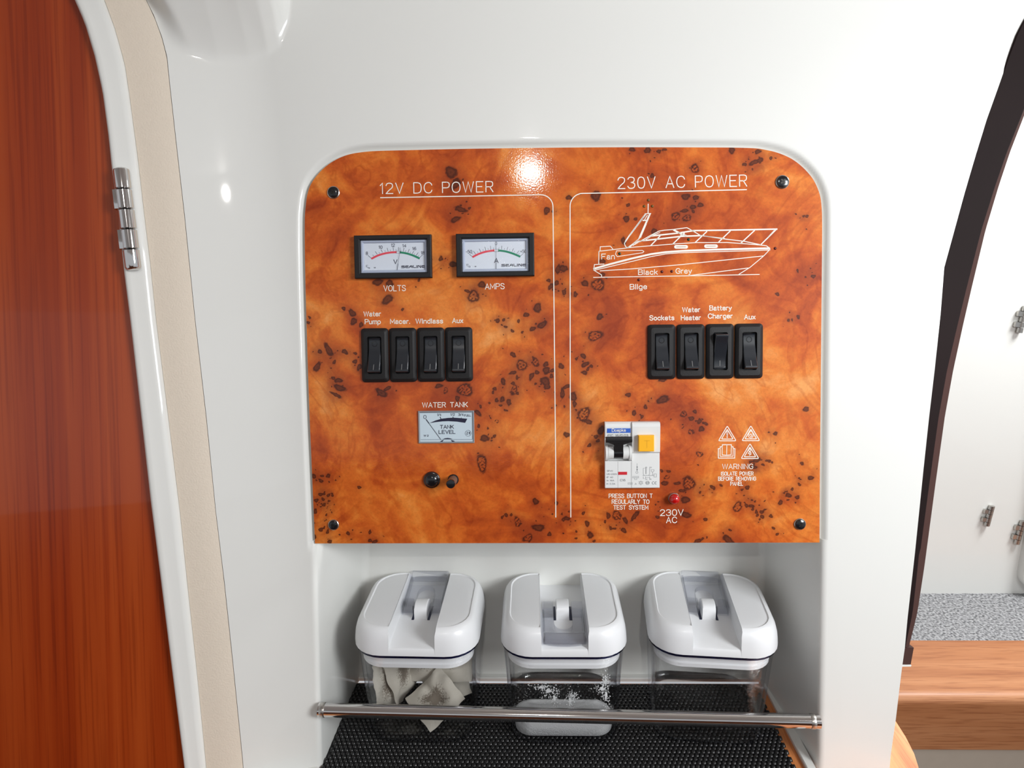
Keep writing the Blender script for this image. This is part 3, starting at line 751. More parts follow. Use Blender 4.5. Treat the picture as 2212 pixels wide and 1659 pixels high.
# ================================================================== BURL PANEL
panel = empty('electrical_panel', PMAT, 'orange burl wood electrical panel with white engraved lettering', 'panel')
EYES = """974,372,10,15 984,397,9,12 995,452,12,6 984,474,10,6 1008,436,2,2 1014,450,3,3 973,461,2,2 1181,455,7,7 952,559,5,5 979,571,8,6 958,574,1.6,1.6
1205,582,5,9 1215,580,6,8 1185,606,4,4 1202,612,4,4 1190,619,5,7 1219,632,4,6 1041,615,9,6 1023,640,13,11,r 1010,629,6,3 816,610,10,7 842,612,9,6 837,647,12,9 905,605,3,3
742,666,4,4 869,669,3,3 761,676,8,7 764,694,7,7 780,702,5,5 669,686,4,3 666,697,4,3 1161,665,9,9 1137,680,6,5 1150,710,6,5 1171,702,10,7 1075,693,5,4 1088,691,3,3 1120,694,3,4 1092,706,4,3 1107,715,4,3 1128,718,3,3
1365,323,6,5 1399,325,7,6 1423,327,5,4 1436,323,4,3 1501,364,9,8,r 1581,325,7,6 1637,328,6,5 1608,355,4,4 1629,351,10,5 1642,346,7,4 1665,342,3,3 1409,380,5,4 1229,427,6,5 1287,423,11,9 1481,425,8,7 1503,427,6,5 1513,443,6,5 1496,447,6,5 1479,455,8,4 1497,456,4,3
1459,467,9,8,r 1484,471,8,7,r 1353,473,7,6 1373,473,4,3 1357,443,5,3 1736,467,3,3 1743,467,3,3 1413,500,7,5 1347,521,5,8 1292,615,12,14,r 1264,612,6,8 1301,564,6,5 1220,580,7,5 1202,612,5,5 1243,636,5,5 1218,629,4,3 1285,725,14,11,r 1723,585,2.5,4 1740,598,2.5,2 1757,597,5,4 1679,635,4,4 1724,684,4,4 1703,692,3,3 1711,691,2,3 1296,684,7,6 1301,593,6,4
710,756,7,14 691,760,4,5 745,760,6,5 767,763,4,3 722,782,3,5 767,781,5,5 685,793,7,10 776,793,5,7 731,822,8,5 720,817,5,3 734,838,12,7 726,853,12,4 824,849,12,8 837,839,8,4 963,844,4,7,r 948,834,8,5 1004,842,17,13,r 988,861,5,6 1127,789,10,12,r 1108,766,6,5 1153,774,4,3 1157,783,7,9,r 1179,787,7,4 1180,800,9,6 1193,800,5,3 1160,804,4,5 1148,813,5,8 1178,824,8,12 1182,835,7,6 1191,813,5,4 1108,805,8,4 1117,815,3,5 1087,824,5,7 1069,840,4,4 1065,848,3,3 1108,828,4,3 1111,843,7,10,r 1118,850,3,3 1085,863,5,6 1073,865,4,4 1099,869,4,8 1081,876,4,3 1092,886,4,2 1038,878,3,4 1032,892,8,5 1073,910,4,4,r 1060,903,2,3 1034,921,3,4 1054,925,2.5,2.5 1047,947,11,6 1068,942,3,3 1062,952,2.5,2 1041,1000,11,17,r 1157,829,3,3
1157,1083,6,7 1202,1087,4,4 1093,1112,4,4 1104,1112,3,3 1085,1117,3,4 1118,1127,7,10,r 1163,1140,12,8 1140,1162,10,8,r 1187,1154,5,4 1217,1122,4,4 678,1029,4,6 696,1028,4,3 709,1028,5,4 693,1038,7,3 692,1068,5,3 700,1066,3,4 709,1070,3,4 718,1069,3,4 698,1078,4,3 711,1082,3,2 683,1081,5,4 700,1090,5,3 681,1105,4,6 705,1112,3,2 752,1152,4,4 799,1150,3,5 693,1144,5,4 700,1140,3,3 708,1148,3,5 712,1170,5,4 800,1168,4,4 810,1170,6,4 776,1053,5,3 679,1160,4,5
1260,769,6,5 1245,775,3,3 1264,787,8,5 1277,791,4,4 1270,797,3,4 1262,805,7,4 1212,791,6,6 1224,835,8,4 1215,850,5,10 1238,857,9,8 1241,873,4,7 1219,878,2.5,2.5 1261,895,13,14,r 1270,911,11,4 1224,939,6,6 1298,930,7,9 1287,943,5,4 1292,952,4,3 1273,962,5,3 1432,863,12,9 1357,853,7,4 1394,879,4,5 1370,892,5,5 1387,900,3,3 1477,895,7,6,r 1493,904,7,4 1511,910,5,5 1524,915,6,4 1515,927,7,5 1493,933,6,6,r 1501,889,4,4 1431,821,8,4 1741,884,7,5 1511,981,6,6,r 1634,994,11,4 1675,937,5,4 1661,934,3,2 1661,996,4,3 1655,995,2.5,2.5 1621,998,3,3 1628,1003,3,2 1648,1004,4,2.5 1628,1009,8,3 1732,1001,4,4 1429,1017,4,3 1444,1018,5,3 1440,1031,6,4,r 1436,1044,9,4 1488,1044,15,12,r 1463,1044,9,3 1481,1080,11,6 1474,1060,9,3 1540,1053,6,4 1557,1048,2,4 1512,1064,3,3 1614,1053,5,4 1603,1058,3,2 1482,1112,10,7 1420,1117,4,3 1593,1095,9,10,r 1612,1092,4,4 1623,1093,6,4 1626,1100,3,3 1631,1083,3,2 1652,1082,3,2 1634,1106,3,4 1645,1106,5,3 1646,1116,4,4 1652,1101,4,2.5 1636,1113,3,3 1665,1115,4,4 1524,1122,5,3 1703,1070,6,5 1722,1074,5,4 1711,1057,3,3 1727,1047,4,3 1726,1033,3,2 1751,1032,6,5 1686,1086,5,5 1702,1080,3,2 1260,1109,3,4 1224,1120,6,5 1217,1124,3,3 1268,1131,5,6 1314,1114,4,7 1332,1113,8,11,r 1372,1114,5,12 1351,1124,4,8 1319,1141,3,4 1328,1142,4,3 1347,1146,6,5 1275,1156,6,7 1307,1127,3,3 1507,1169,8,5 1574,1167,17,6 1577,1145,4,2 1671,1141,4,3 1679,1154,3,3 1422,1084,3,2 1416,1090,2.5,2 1244,1163,3,2 1283,1169,3,3 1245,1148,2,3 1518,1163,3,2 1527,1161,2,2"""
def build_panel():
    nR, nC = 520, 690
    Lr = resample(outL, nR); Rr = resample(outR, nR); Tc = resample(outT, nC)
    s = np.linspace(0, 1, nR)[:, None]; t = np.linspace(0, 1, nC)[None, :]
    LX = np.array([p.x for p in Lr])[:, None]; LY = np.array([p.y for p in Lr])[:, None]
    RX = np.array([p.x for p in Rr])[:, None]; RY = np.array([p.y for p in Rr])[:, None]
    X = LX + (RX - LX) * t; Y = LY + (RY - LY) * t
    bow = np.array([p.y for p in Tc])[None, :] - (LY[-1] + (RY[-1] - LY[-1]) * t)
    Y = Y + bow * s ** 14
    rng = np.random.RandomState(5)
    E = []
    for tok in EYES.split():
        q = tok.split(','); ring = q[-1] == 'r'; q = [float(c) for c in q[:4]]; E.append((*q, ring))
    for (x, y, a, b, r) in list(E):          # pin-knots scattered round the larger eyes
        for _ in range(rng.poisson(1.1)):
            an = rng.rand() * 6.28; d = 8 + rng.rand() * 22
            E.append((x + math.cos(an) * d, y + math.sin(an) * d, 1.0 + rng.rand() * 1.3, 0.9 + rng.rand() * 1.0, False))
    eye = np.zeros_like(X); halo = np.zeros_like(X)
    xs = X; ys = Y
    wx = 0.0002 * np.sin(xs * 1900 + 3 * np.sin(ys * 800)) ; wy = 0.0002 * np.sin(ys * 2100 + 2 * np.cos(xs * 900))
    Xw, Yw = X + wx, Y + wy
    for (x, y, a, b, r) in E:
        c = LP(x, y); A = a / 3250; B = b / 3250; ang = (rng.rand() - 0.5) * 1.3
        R = max(A, B) * 5
        # restrict to the rows and columns near the eye
        ri = np.where((np.minimum(LY, RY)[:, 0] < c.y + R + .004) & (np.maximum(LY, RY)[:, 0] > c.y - R - .004))[0]
        if len(ri) == 0: continue
        r0, r1 = ri[0], ri[-1] + 1
        cm = np.where((X[r0:r1].max(0) > c.x - R) & (X[r0:r1].min(0) < c.x + R))[0]
        if len(cm) == 0: continue
        c0, c1 = cm[0], cm[-1] + 1
        dx = Xw[r0:r1, c0:c1] - c.x; dy = Yw[r0:r1, c0:c1] - c.y
        ca, sa = math.cos(ang), math.sin(ang)
        p = (dx * ca + dy * sa) / A; q = (-dx * sa + dy * ca) / B
        d = np.hypot(p, q)
        th = np.arctan2(q, p); d = d * (1 + 0.13 * np.sin(2 * th + a * 3) + 0.09 * np.sin(3 * th + b * 5))
        e = np.clip(1.0 - 0.5 * d, 0, 1)          # 0.5 on the rim
        if r: e = np.where(d < 0.75, np.minimum(e, 0.42 + 0.10 * np.sin(dx * 2600 + 2.5 * np.sin(dy * 1500 + a)) + 0.10 * np.sin(dy * 2900 + 2 * np.sin(dx * 1300 + b))), e)
        eye[r0:r1, c0:c1] = np.maximum(eye[r0:r1, c0:c1], e)
        hh = np.exp(-(np.hypot(dx, dy) / (max(A, B) * 1.6 + 0.0022)) ** 2) * min(1.0, 0.30 + max(a, b) / 16)
        halo[r0:r1, c0:c1] = 1 - (1 - halo[r0:r1, c0:c1]) * (1 - hh * 0.75)
    tone = np.full_like(X, 0.5)
    for (x, y, rx, ry, k) in [(740, 520, 110, 120, -.22), (900, 470, 90, 60, -.12), (1100, 560, 60, 60, .1), (880, 560, 40, 60, .15), (1080, 350, 120, 30, .12), (1000, 640, 70, 40, .08), (1060, 720, 50, 40, .15),
                              (720, 880, 60, 30, .12), (780, 940, 120, 50, .10), (960, 960, 70, 50, .2), (1140, 930, 60, 50, .32), (860, 1110, 70, 40, .22), (760, 1100, 50, 30, .12), (1120, 1090, 40, 40, -.1), (960, 1140, 90, 30, -.05),
                              (1320, 360, 70, 40, .12), (1320, 450, 80, 40, .12), (1400, 480, 60, 30, -.22), (1620, 430, 100, 60, -.12), (1560, 560, 120, 30, -.05), (1450, 620, 90, 40, .10), (1650, 740, 60, 70, .16), (1730, 600, 30, 60, -.1),
                              (1600, 840, 90, 50, .25), (1720, 820, 50, 60, .2), (1290, 820, 60, 50, .12), (1260, 1020, 60, 60, .22), (1460, 1000, 40, 30, -.05), (1560, 950, 60, 50, .1), (1680, 960, 60, 40, .15), (1560, 1100, 60, 40, .12), (1700, 1130, 60, 30, .2), (1350, 1160, 60, 20, .1), (1480, 850, 40, 30, -.12), (1430, 1130, 40, 30, -.1)]:
        c = LP(x, y); tone += k * np.exp(-((X - c.x) / (rx / 3250)) ** 2 - ((Y - c.y) / (ry / 3250)) ** 2)
    nv = nR * nC
    co = np.zeros((nv, 3), np.float32); co[:, 0] = X.ravel(); co[:, 1] = Y.ravel()
    idx = np.arange(nv).reshape(nR, nC)
    q = np.stack([idx[:-1, :-1], idx[:-1, 1:], idx[1:, 1:], idx[1:, :-1]], -1).reshape(-1, 4)
    me = bpy.data.meshes.new('veneer_face'); me.vertices.add(nv); me.vertices.foreach_set('co', co.ravel())
    me.loops.add(q.size); me.loops.foreach_set('vertex_index', q.ravel().astype(np.int32))
    me.polygons.add(len(q)); me.polygons.foreach_set('loop_start', np.arange(0, q.size, 4, dtype=np.int32)); me.polygons.foreach_set('loop_total', np.full(len(q), 4, np.int32))
    me.update(calc_edges=True); me.validate()
    at = me.color_attributes.new('burl', 'FLOAT_COLOR', 'POINT')
    c4 = np.ones((nv, 4), np.float32); c4[:, 0] = eye.ravel(); c4[:, 1] = halo.ravel(); c4[:, 2] = np.clip(tone, 0, 1).ravel()
    at.data.foreach_set('color', c4.ravel()); me.materials.append(burl)
    o = bpy.data.objects.new('veneer_face', me); COL.objects.link(o); o.parent = panel
    # board under the veneer, its pale edge showing
    ring = [(p.x, p.y) for p in outline]
    MB().loft([[(x, y, z) for x, y in ring] for z in (-0.0030, -0.0005)], cap1=True).build('backing_board', mat('board_edge', lin(196, 190, 176), 0.5), panel)
build_panel()

def screw(px, py, rpx, rot):
    c = LP(px, py); r = rpx / 3250
    mb = MB().loft([circ(rr, z, 28) for rr, z in ((r * 1.0, 0.0), (r * 0.98, 0.0007), (r * 0.88, 0.0010), (r * 0.80, 0.0006))], cap1=False)
    o = mb.build('screw', steel, panel, smooth=True, sharp=40); o.location = c
    hd = MB().loft([circ(rr, z, 28) for rr, z in ((r * 0.86, 0.0002), (r * 0.86, 0.0009), (r * 0.78, 0.0016), (r * 0.5, 0.0020), (r * 0.3, 0.00205))])
    h = hd.build('screw_head', blackg, o, smooth=True, sharp=40); h['label'] = 'black domed cross-slot screw head'
    cr = MB()
    for k in range(2):
        a = rot + k * math.pi / 2; d = Vector((math.cos(a), math.sin(a), 0)); n = Vector((-d.y, d.x, 0)); L = r * 0.42; wd = r * 0.11
        P = [d * L + n * wd, -d * L + n * wd, -d * L - n * wd, d * L - n * wd]
        cr.loft([[(p.x, p.y, 0.0019) for p in P], [(p.x, p.y, 0.00222) for p in P]])
    cr.build('cross_slot', mat('slot_grey', lin(70, 68, 66), 0.25, metal=0.8), o)
for a in ((720.8, 416, 13.5, 0.4), (1689.5, 393.4, 14.5, 0.75), (721, 1133.4, 12.0, 0.2), (1727.4, 1132, 12.8, 0.9)): screw(*a)

def pilot(px, py, m, lab):
    c = LP(px, py); r = 3.1 / 3250
    o = MB().loft([circ(rr, z, 16) for rr, z in ((r, 0.0), (r * 0.95, 0.00025), (r * 0.6, 0.0005), (r * 0.2, 0.00062))]).build('pilot_light', m, panel, smooth=True, sharp=60); o.location = c; o['label'] = lab
for x, y in ((1400.6, 432.3), (1391.5, 445.6), (1409.1, 445.4)): pilot(x, y, darkamber, 'unlit amber pilot light')
for x, y in ((1487.3, 517.4), (1338.4, 548)): pilot(x, y, darkgreen, 'unlit green pilot light')
for x, y in ((1429.9, 587), (1451, 586.2), (1379.8, 604.6), (1674.5, 536.6)): pilot(x, y, darkred, 'unlit red pilot light')

# ---- engraved lettering
def txt(name, items, lab=None):
    i = Ink()
    for it in items: i.text(*it[:5], **(it[5] if len(it) > 5 else {}))
    i.build(name, ink_w, panel, lab)
txt('lettering', [('12V DC POWER', (820.6, 418.5), (1065, 414.3), 22.5, 1.9, dict(space=7, gap=2.6))], 'engraved white heading 12V DC POWER')
txt('lettering', [('230V AC POWER', (1335, 407.5), (1613.2, 402.2), 24.2, 1.9, dict(space=7, gap=2.6))], 'engraved white heading 230V AC POWER')
for t, a, b in (('VOLTS', (829, 628.7), (876, 628.1)), ('AMPS', (1048.2, 624.8), (1089.4, 624))): txt('lettering', [(t, a, b, 11.7, 1.5)])
for L in ([('Water', (786, 683.1), (822.4, 682.6)), ('Pump', (788.6, 699.7), (821.8, 699.5))], [('Macer.', (843.4, 699.2), (885.4, 698.8))], [('WIndlass', (898.4, 698.7), (956.4, 697.9))], [('Aux', (977.4, 697.4), (1000, 697))],
          [('Sockets', (1403.6, 691.6), (1456, 691))], [('Water', (1474.4, 674), (1512, 673.4)), ('Heater', (1471.5, 691.3), (1513.4, 690.8))], [('Battery', (1533, 670.2), (1580, 669.7)), ('Charger', (1529.8, 687.6), (1582.2, 687))], [('Aux', (1608, 689.7), (1631.3, 689))]):
    txt('lettering', [(t, a, b, 9.6, 1.7) for t, a, b in L])
for t, a, b, c in (('Fan', (1299.8, 560), (1327.3, 559.6), 11.2), ('Black', (1379.2, 593.4), (1420.2, 592.6), 10.6), ('Grey', (1460, 590.7), (1494, 590.2), 10.6), ('Bilge', (1361.2, 624.9), (1397, 624), 10.4)):
    txt('lettering', [(t.replace('i', 'l'), a, b, c, 1.55)])
txt('lettering', [('WATER TANK', (912.6, 880), (1010, 878.9), 10, 1.5, dict(space=7))])
txt('lettering', [('PRESS BUTTON T', (1315.6, 1075.6), (1409.2, 1075.3), 8.5, 1.4, dict(space=7)), ('REGULARLY TO', (1322, 1088), (1402.2, 1088), 8.5, 1.4, dict(space=7)), ('TEST SYSTEM', (1325.6, 1100.3), (1399.8, 1100.2), 8.5, 1.4, dict(space=7))])
txt('lettering', [('230V', (1426.4, 1113.8), (1475.8, 1113.3), 12.6, 1.6), ('AC', (1439.6, 1129.6), (1461.8, 1129.3), 12.4, 1.6)])
txt('lettering', [('WARNING', (1560.6, 1013), (1626.3, 1012.7), 10.4, 1.3), ('ISOLATE POWER', (1557.9, 1027), (1627.1, 1026.8), 7.6, 1.3, dict(space=7)), ('BEFORE REMOVING', (1551.9, 1037.9), (1632.5, 1037.7), 7.6, 1.3, dict(space=7)), ('PANEL', (1578, 1048.7), (1604.6, 1048.6), 7.6, 1.3)])
def rule(pts, arc, rest):
    i = Ink(); i.line(pts + arc + rest, 2.0); i.build('engraved_line', ink_w, panel)
arcL = [(1168 + 26.5 * math.sin(t), 446.5 - 25.8 * math.cos(t)) for t in [k * math.pi / 20 for k in range(11)]]
rule([(822, 427)], arcL, [(1197.6, 740), (1200.4, 1000), (1200.6, 1117)])
arcR = [(1259 - 27.5 * math.sin(t), 445.5 - 27.8 * math.cos(t)) for t in [k * math.pi / 20 for k in range(11)]]
rule([(1612.6, 409.6), (1400, 414.8)], arcR, [(1231.6, 600), (1231.8, 800), (1232.6, 1000), (1233, 1117)])

# ---- boat outline
bt = Ink(crop(1270, 430, 5.144))
k5 = 5.144
for w5, pts in [(9, '670,55 668,155'), (15, '640,168 455,414 418,470'), (13, '636,178 470,398'), (8, '635,163 697,160 652,266'), (14, '684,172 640,272 570,432'), (8, '660,180 628,232'), (12, '612,238 648,236'),
                (8, '650,275 585,428'), (10, '572,436 500,498 440,540'), (8, '555,450 470,532 428,537'), (9, '418,470 406,492 414,520 430,538'),
                (9, '500,515 590,464 700,402 790,356 850,346 950,338 1100,318 1150,345 1250,404'), (9, '520,490 560,468 640,462'), (7, '560,480 640,452 720,402 800,372'),
                (18, '955,344 1045,392 1090,408'), (15, '705,410 1000,378 1180,350 1500,346 2100,334'), (9, '1150,345 1190,360'), (15, '640,460 1040,414 1255,406'), (9, '1250,404 1520,444 1740,470 1910,506'), (9, '1300,412 1520,438'), (14, '1070,380 1030,408'),
                (12, '800,412 700,515'), (12, '1020,425 945,498'), (12, '1320,362 1195,480'), (12, '1580,356 1455,475'), (12, '1850,350 1700,490'), (12, '2090,340 1925,503'), (9, '2070,350 2000,425'),
                (8, '122,580 280,562 500,535 700,519 1000,496 1200,484 1550,483 1750,497 1950,514 1985,520 2022,548 2022,568'),
                (20, '66,774 250,722 480,662 700,612 860,590 1050,576 1400,562 1750,553 2015,547'), (8, '70,792 280,742 500,690 700,640 860,610 1000,598 1300,588 1700,577 2022,566'),
                (8, '135,576 137,530 250,524 278,558'), (8, '122,580 120,718'), (8, '178,722 72,728 65,790 150,842 152,866'), (8, '62,870 1000,855 1905,838'),
                (8, '135,798 500,775 1000,732 1500,680 1950,632'), (8, '2010,572 1950,635 1800,760 1678,836'), (8, '1130,850 1400,815 1790,765'),
                (7, '318,575 605,571 622,582 610,596 325,640 306,612 318,575')]:
    bt.line([tuple(float(c) for c in p.split(',')) for p in pts.split()], w5 / k5)
for x0, x1, y in ((978, 1092, 531), (1312, 1424, 524)):
    P = [(x1 + 20 * math.sin(t), y - 20 * math.cos(t)) for t in [i * math.pi / 8 for i in range(9)]] + [(x0 - 20 * math.sin(t), y + 20 * math.cos(t)) for t in [i * math.pi / 8 for i in range(9)]]
    bt.poly(P)
bt.build('boat_outline', ink_w, panel, 'engraved white outline of a motor boat')
ps = Ink(crop(1270, 430, 5.144), 0.00016)
for x0, x1, y in ((984, 1086, 531), (1318, 1418, 524)): ps.line([(x0, y), (x1, y - 1)], 1.1)
ps.build('porthole_slot', mat('slot_tan', lin(170, 120, 90), 0.6), panel)

# ---- warning symbols
ic = Ink(crop(1540, 910, 11.06)); W1 = 1.7
def tri(ax, ay, w, h, ins):
    P = []
    A, B, Cc = (ax, ay + ins * 1.9), (ax + w / 2 - ins * 1.7, ay + h - ins), (ax - w / 2 + ins * 1.7, ay + h - ins)
    pts = [A, B, Cc]
    for i in range(3):
        p, q, r = pts[i], pts[(i + 1) % 3], pts[(i - 1) % 3]
        rr = 0.07
        P += [(p[0] + (r[0] - p[0]) * rr, p[1] + (r[1] - p[1]) * rr), (p[0] + (r[0] + q[0] - 2 * p[0]) * rr * .25, p[1] + (r[1] + q[1] - 2 * p[1]) * rr * .25), (p[0] + (q[0] - p[0]) * rr, p[1] + (q[1] - p[1]) * rr)]
    ic.line(P + [P[0]], W1)
for ax, ay in ((343, 112), (905, 108), (885, 535)):
    tri(ax, ay, 420, 355, 0); tri(ax, ay, 420, 355, 42)
ic.line([(325, 240), (360, 240), (350, 340), (335, 340), (325, 240)], 0.9); ic.line([(340, 362), (352, 378), (340, 392), (328, 378), (340, 362)], 1.0)
ic.line([(905, 225), (870, 270), (848, 320), (850, 375), (900, 395), (945, 385), (965, 335), (945, 270), (905, 225)], 1.2)
ic.line([(868, 340), (905, 300), (930, 330), (925, 360), (890, 360)], 1.4)
ic.line([(885, 650), (845, 700), (880, 715), (845, 770), (885, 775), (870, 815), (910, 790), (905, 740), (880, 740), (905, 690), (885, 650)], 1.3)
ic.line([(130, 880), (130, 655), (175, 650), (175, 610), (222, 608), (225, 560), (440, 560), (440, 608), (480, 610), (485, 650), (525, 655), (520, 878), (130, 880)], W1)
ic.line([(175, 650), (172, 838), (480, 835), (485, 650)], 1.4); ic.line([(222, 608), (220, 800), (325, 812), (436, 800), (440, 608)], 1.4); ic.line([(332, 562), (328, 808)], 1.4)
ic.build('warning_symbols', ink_w, panel, 'four engraved white safety symbols')

# ================================================================== METERS
def local_quad(pts, tf, h):
    """best axis-aligned rectangle in panel axes through four photo corners"""
    P = [LP(*tf(*p), h) for p in pts]
    x0 = (P[0].x + P[3].x) / 2; x1 = (P[1].x + P[2].x) / 2; y1 = (P[0].y + P[1].y) / 2; y0 = (P[2].y + P[3].y) / 2
    return x0, x1, y0, y1
def frame_mb(x0, x1, y0, y1, i0, i1, j0, j1, z0, z1, zin, b=0.0006, cap=True):
    """rectangular frame with a bevelled outer edge and an inner wall"""
    q = lambda a, bb, c, d, z: [(a, c, z), (bb, c, z), (bb, d, z), (a, d, z)]
    return MB().loft([q(x0, x1, y0, y1, z0), q(x0, x1, y0, y1, z1 - b), q(x0 + b * .4, x1 - b * .4, y0 + b * .4, y1 - b * .4, z1 - b * .3), q(x0 + b, x1 - b, y0 + b, y1 - b, z1),
                      q(i0 - b, i1 + b, j0 - b, j1 + b, z1), q(i0, i1, j0, j1, z1 - b), q(i0 + .0004, i1 - .0004, j0 + .0004, j1 - .0004, zin)], cap0=cap, cap1=False)
T5 = crop(750, 490, 5.267)
def child_empty(name, label, cat, group=None):
    return empty(name, PMAT, label, cat, group)
def meter(name, outer, win, label):
    root = child_empty(name, label, 'meter')
    x0, x1, y0, y1 = local_quad(outer, T5, 0.0035); i0, i1, j0, j1 = local_quad(win, T5, 0.0025)
    frame_mb(x0, x1, y0, y1, i0, i1, j0, j1, 0.0, 0.0042, 0.0006).build('bezel', blackp, root)
    hf = 0.0012
    MB().box(i0 + .0004, i1 - .0004, j0 + .0004, j1 - .0004, 0.0004, hf).build('dial_face', dial, root)
    e = 0.0007
    frame_mb(i0 + e * .3, i1 - e * .3, j0 + e * .3, j1 - e * .3, i0 + e * 2.4, i1 - e * 2.4, j0 + e * 2.4, j1 - e * 2.2, hf, 0.0024, hf + .0001, 0.0003, cap=False).build('clear_cover_rim', mat('cover_rim', lin(178, 186, 205), 0.12, coat=0.6), root)
    MB().add([(i0, j0, .0025), (i1, j0, .0025), (i1, j1, .0025), (i0, j1, .0025)], [(0, 1, 2, 3)]).build('glass_cover', lensp, root)
    return root, hf + 0.0001
def printed(root, name, m, h, fn, tf=T5, lab=None):
    i = Ink(tf, h); fn(i); o = i.build(name, m, root, lab); return o
K = 5.267
vm, hf = meter('volt_meter', [(65, 100), (948, 85), (970, 575), (98, 592)], [(138, 152), (903, 142), (918, 518), (163, 530)], 'black framed meter reading volts, left one of two above the VOLTS lettering')
def ticks(i, L, wd):
    for s in L: a, b, c, d = s; i.line([(a, b), (c, d)], wd)
printed(vm, 'red_band', red_i, hf, lambda i: i.line([(282, 360), (350, 326), (430, 302), (500, 291), (555, 288)], 22 / K, True))
printed(vm, 'green_band', green_i, hf, lambda i: i.line([(608, 291), (680, 303), (755, 328), (818, 357)], 22 / K, True))
def f(i):
    ticks(i, [(238, 325, 275, 358), (320, 280, 342, 312), (385, 258, 402, 290), (455, 240, 466, 278), (522, 232, 527, 272), (586, 232, 582, 270), (648, 238, 640, 278), (706, 255, 692, 290), (760, 275, 740, 308), (808, 293, 785, 325), (858, 318, 825, 350)], 0.6)
    ticks(i, [(290, 318, 303, 332), (362, 288, 372, 303), (428, 268, 434, 285), (490, 260, 495, 277), (555, 255, 556, 270), (612, 262, 610, 276), (668, 268, 663, 284), (722, 285, 716, 298), (768, 302, 762, 314), (815, 322, 806, 336)], 0.45)
    i.line([(555, 276), (610, 278), (610, 302), (555, 299), (555, 276)], 0.4); i.line([(190, 503), (900, 497)], 0.4)
    for t, x0, x1, y, c in (('8', 213, 234, 318, 34), ('10', 360, 399, 247, 32), ('12', 500, 540, 225, 32), ('14', 630, 670, 231, 32), ('16', 742, 783, 263, 32), ('18', 840, 879, 311, 32)):
        i.text(t, (x0, y), (x1, y), c, 0.85)
    i.line([(236, 437), (217, 437), (219, 456), (254, 463), (256, 474), (238, 470)], 0.6); i.text('1:8', (303, 470), (322, 470), 12, 0.4)
printed(vm, 'scale_marks', ink_k, hf + .00005, f)
printed(vm, 'dial_lettering', ink_k, hf + .00005, lambda i: (i.text('V', (530, 420), (568, 420), 46, 1.3), i.text('SEALINE', (617, 468), (882, 464), 27, 1.3, font=GW, gap=2.4)))
printed(vm, 'needle', ink_k, hf + .0006, lambda i: (i.line([(566, 514), (578, 420)], 1.0), i.line([(578, 420), (605, 236)], 0.55)))
am, hf = meter('amp_meter', [(1232, 82), (2125, 65), (2133, 555), (1248, 572)], [(1298, 138), (2058, 124), (2075, 505), (1310, 515)], 'black framed meter with needle at zero, above the AMPS lettering')
printed(am, 'red_band', red_i, hf, lambda i: i.line([(1432, 341), (1500, 307), (1580, 282), (1668, 269)], 22 / K, True))
printed(am, 'green_band', green_i, hf, lambda i: i.line([(1724, 269), (1800, 279), (1885, 304), (1963, 337)], 22 / K, True))
def f(i):
    ticks(i, [(1390, 310, 1425, 340), (1438, 277, 1462, 310), (1503, 250, 1520, 285), (1567, 230, 1578, 270), (1630, 218, 1636, 258), (1760, 218, 1757, 255), (1828, 230, 1818, 265), (1893, 247, 1875, 282), (1955, 272, 1930, 305), (2003, 305, 1968, 335)], 0.6)
    ticks(i, [(1418, 298, 1432, 312), (1483, 280, 1490, 293), (1545, 258, 1549, 272), (1602, 245, 1605, 260), (1663, 236, 1665, 254), (1728, 236, 1727, 254), (1790, 244, 1787, 258), (1850, 256, 1845, 270), (1905, 276, 1897, 290), (1960, 300, 1950, 314)], 0.45)
    i.line([(1668, 255), (1724, 255), (1724, 282), (1668, 282), (1668, 255)], 0.4); i.line([(1340, 490), (2050, 480)], 0.4)
    i.text('-50', (1352, 300), (1420, 299), 34, 0.8); i.text('0', (1685, 206), (1703, 206), 34, 0.8); i.text('+50', (1972, 296), (2038, 295), 34, 0.7)
    i.line([(1382, 426), (1361, 424), (1362, 443), (1398, 446), (1399, 460), (1378, 457)], 0.6); i.text('1:8', (1450, 457), (1467, 457), 12, 0.4)
printed(am, 'scale_marks', ink_k, hf + .00005, f)
printed(am, 'dial_lettering', ink_k, hf + .00005, lambda i: (i.text('A', (1675, 408), (1718, 408), 50, 1.3), i.text('SEALINE', (1756, 452), (2030, 447), 27, 1.3, font=GW, gap=2.4)))
printed(am, 'needle', ink_k, hf + .0006, lambda i: (i.line([(1694, 498), (1694, 395)], 1.0), i.line([(1694, 395), (1693, 206)], 0.55)))

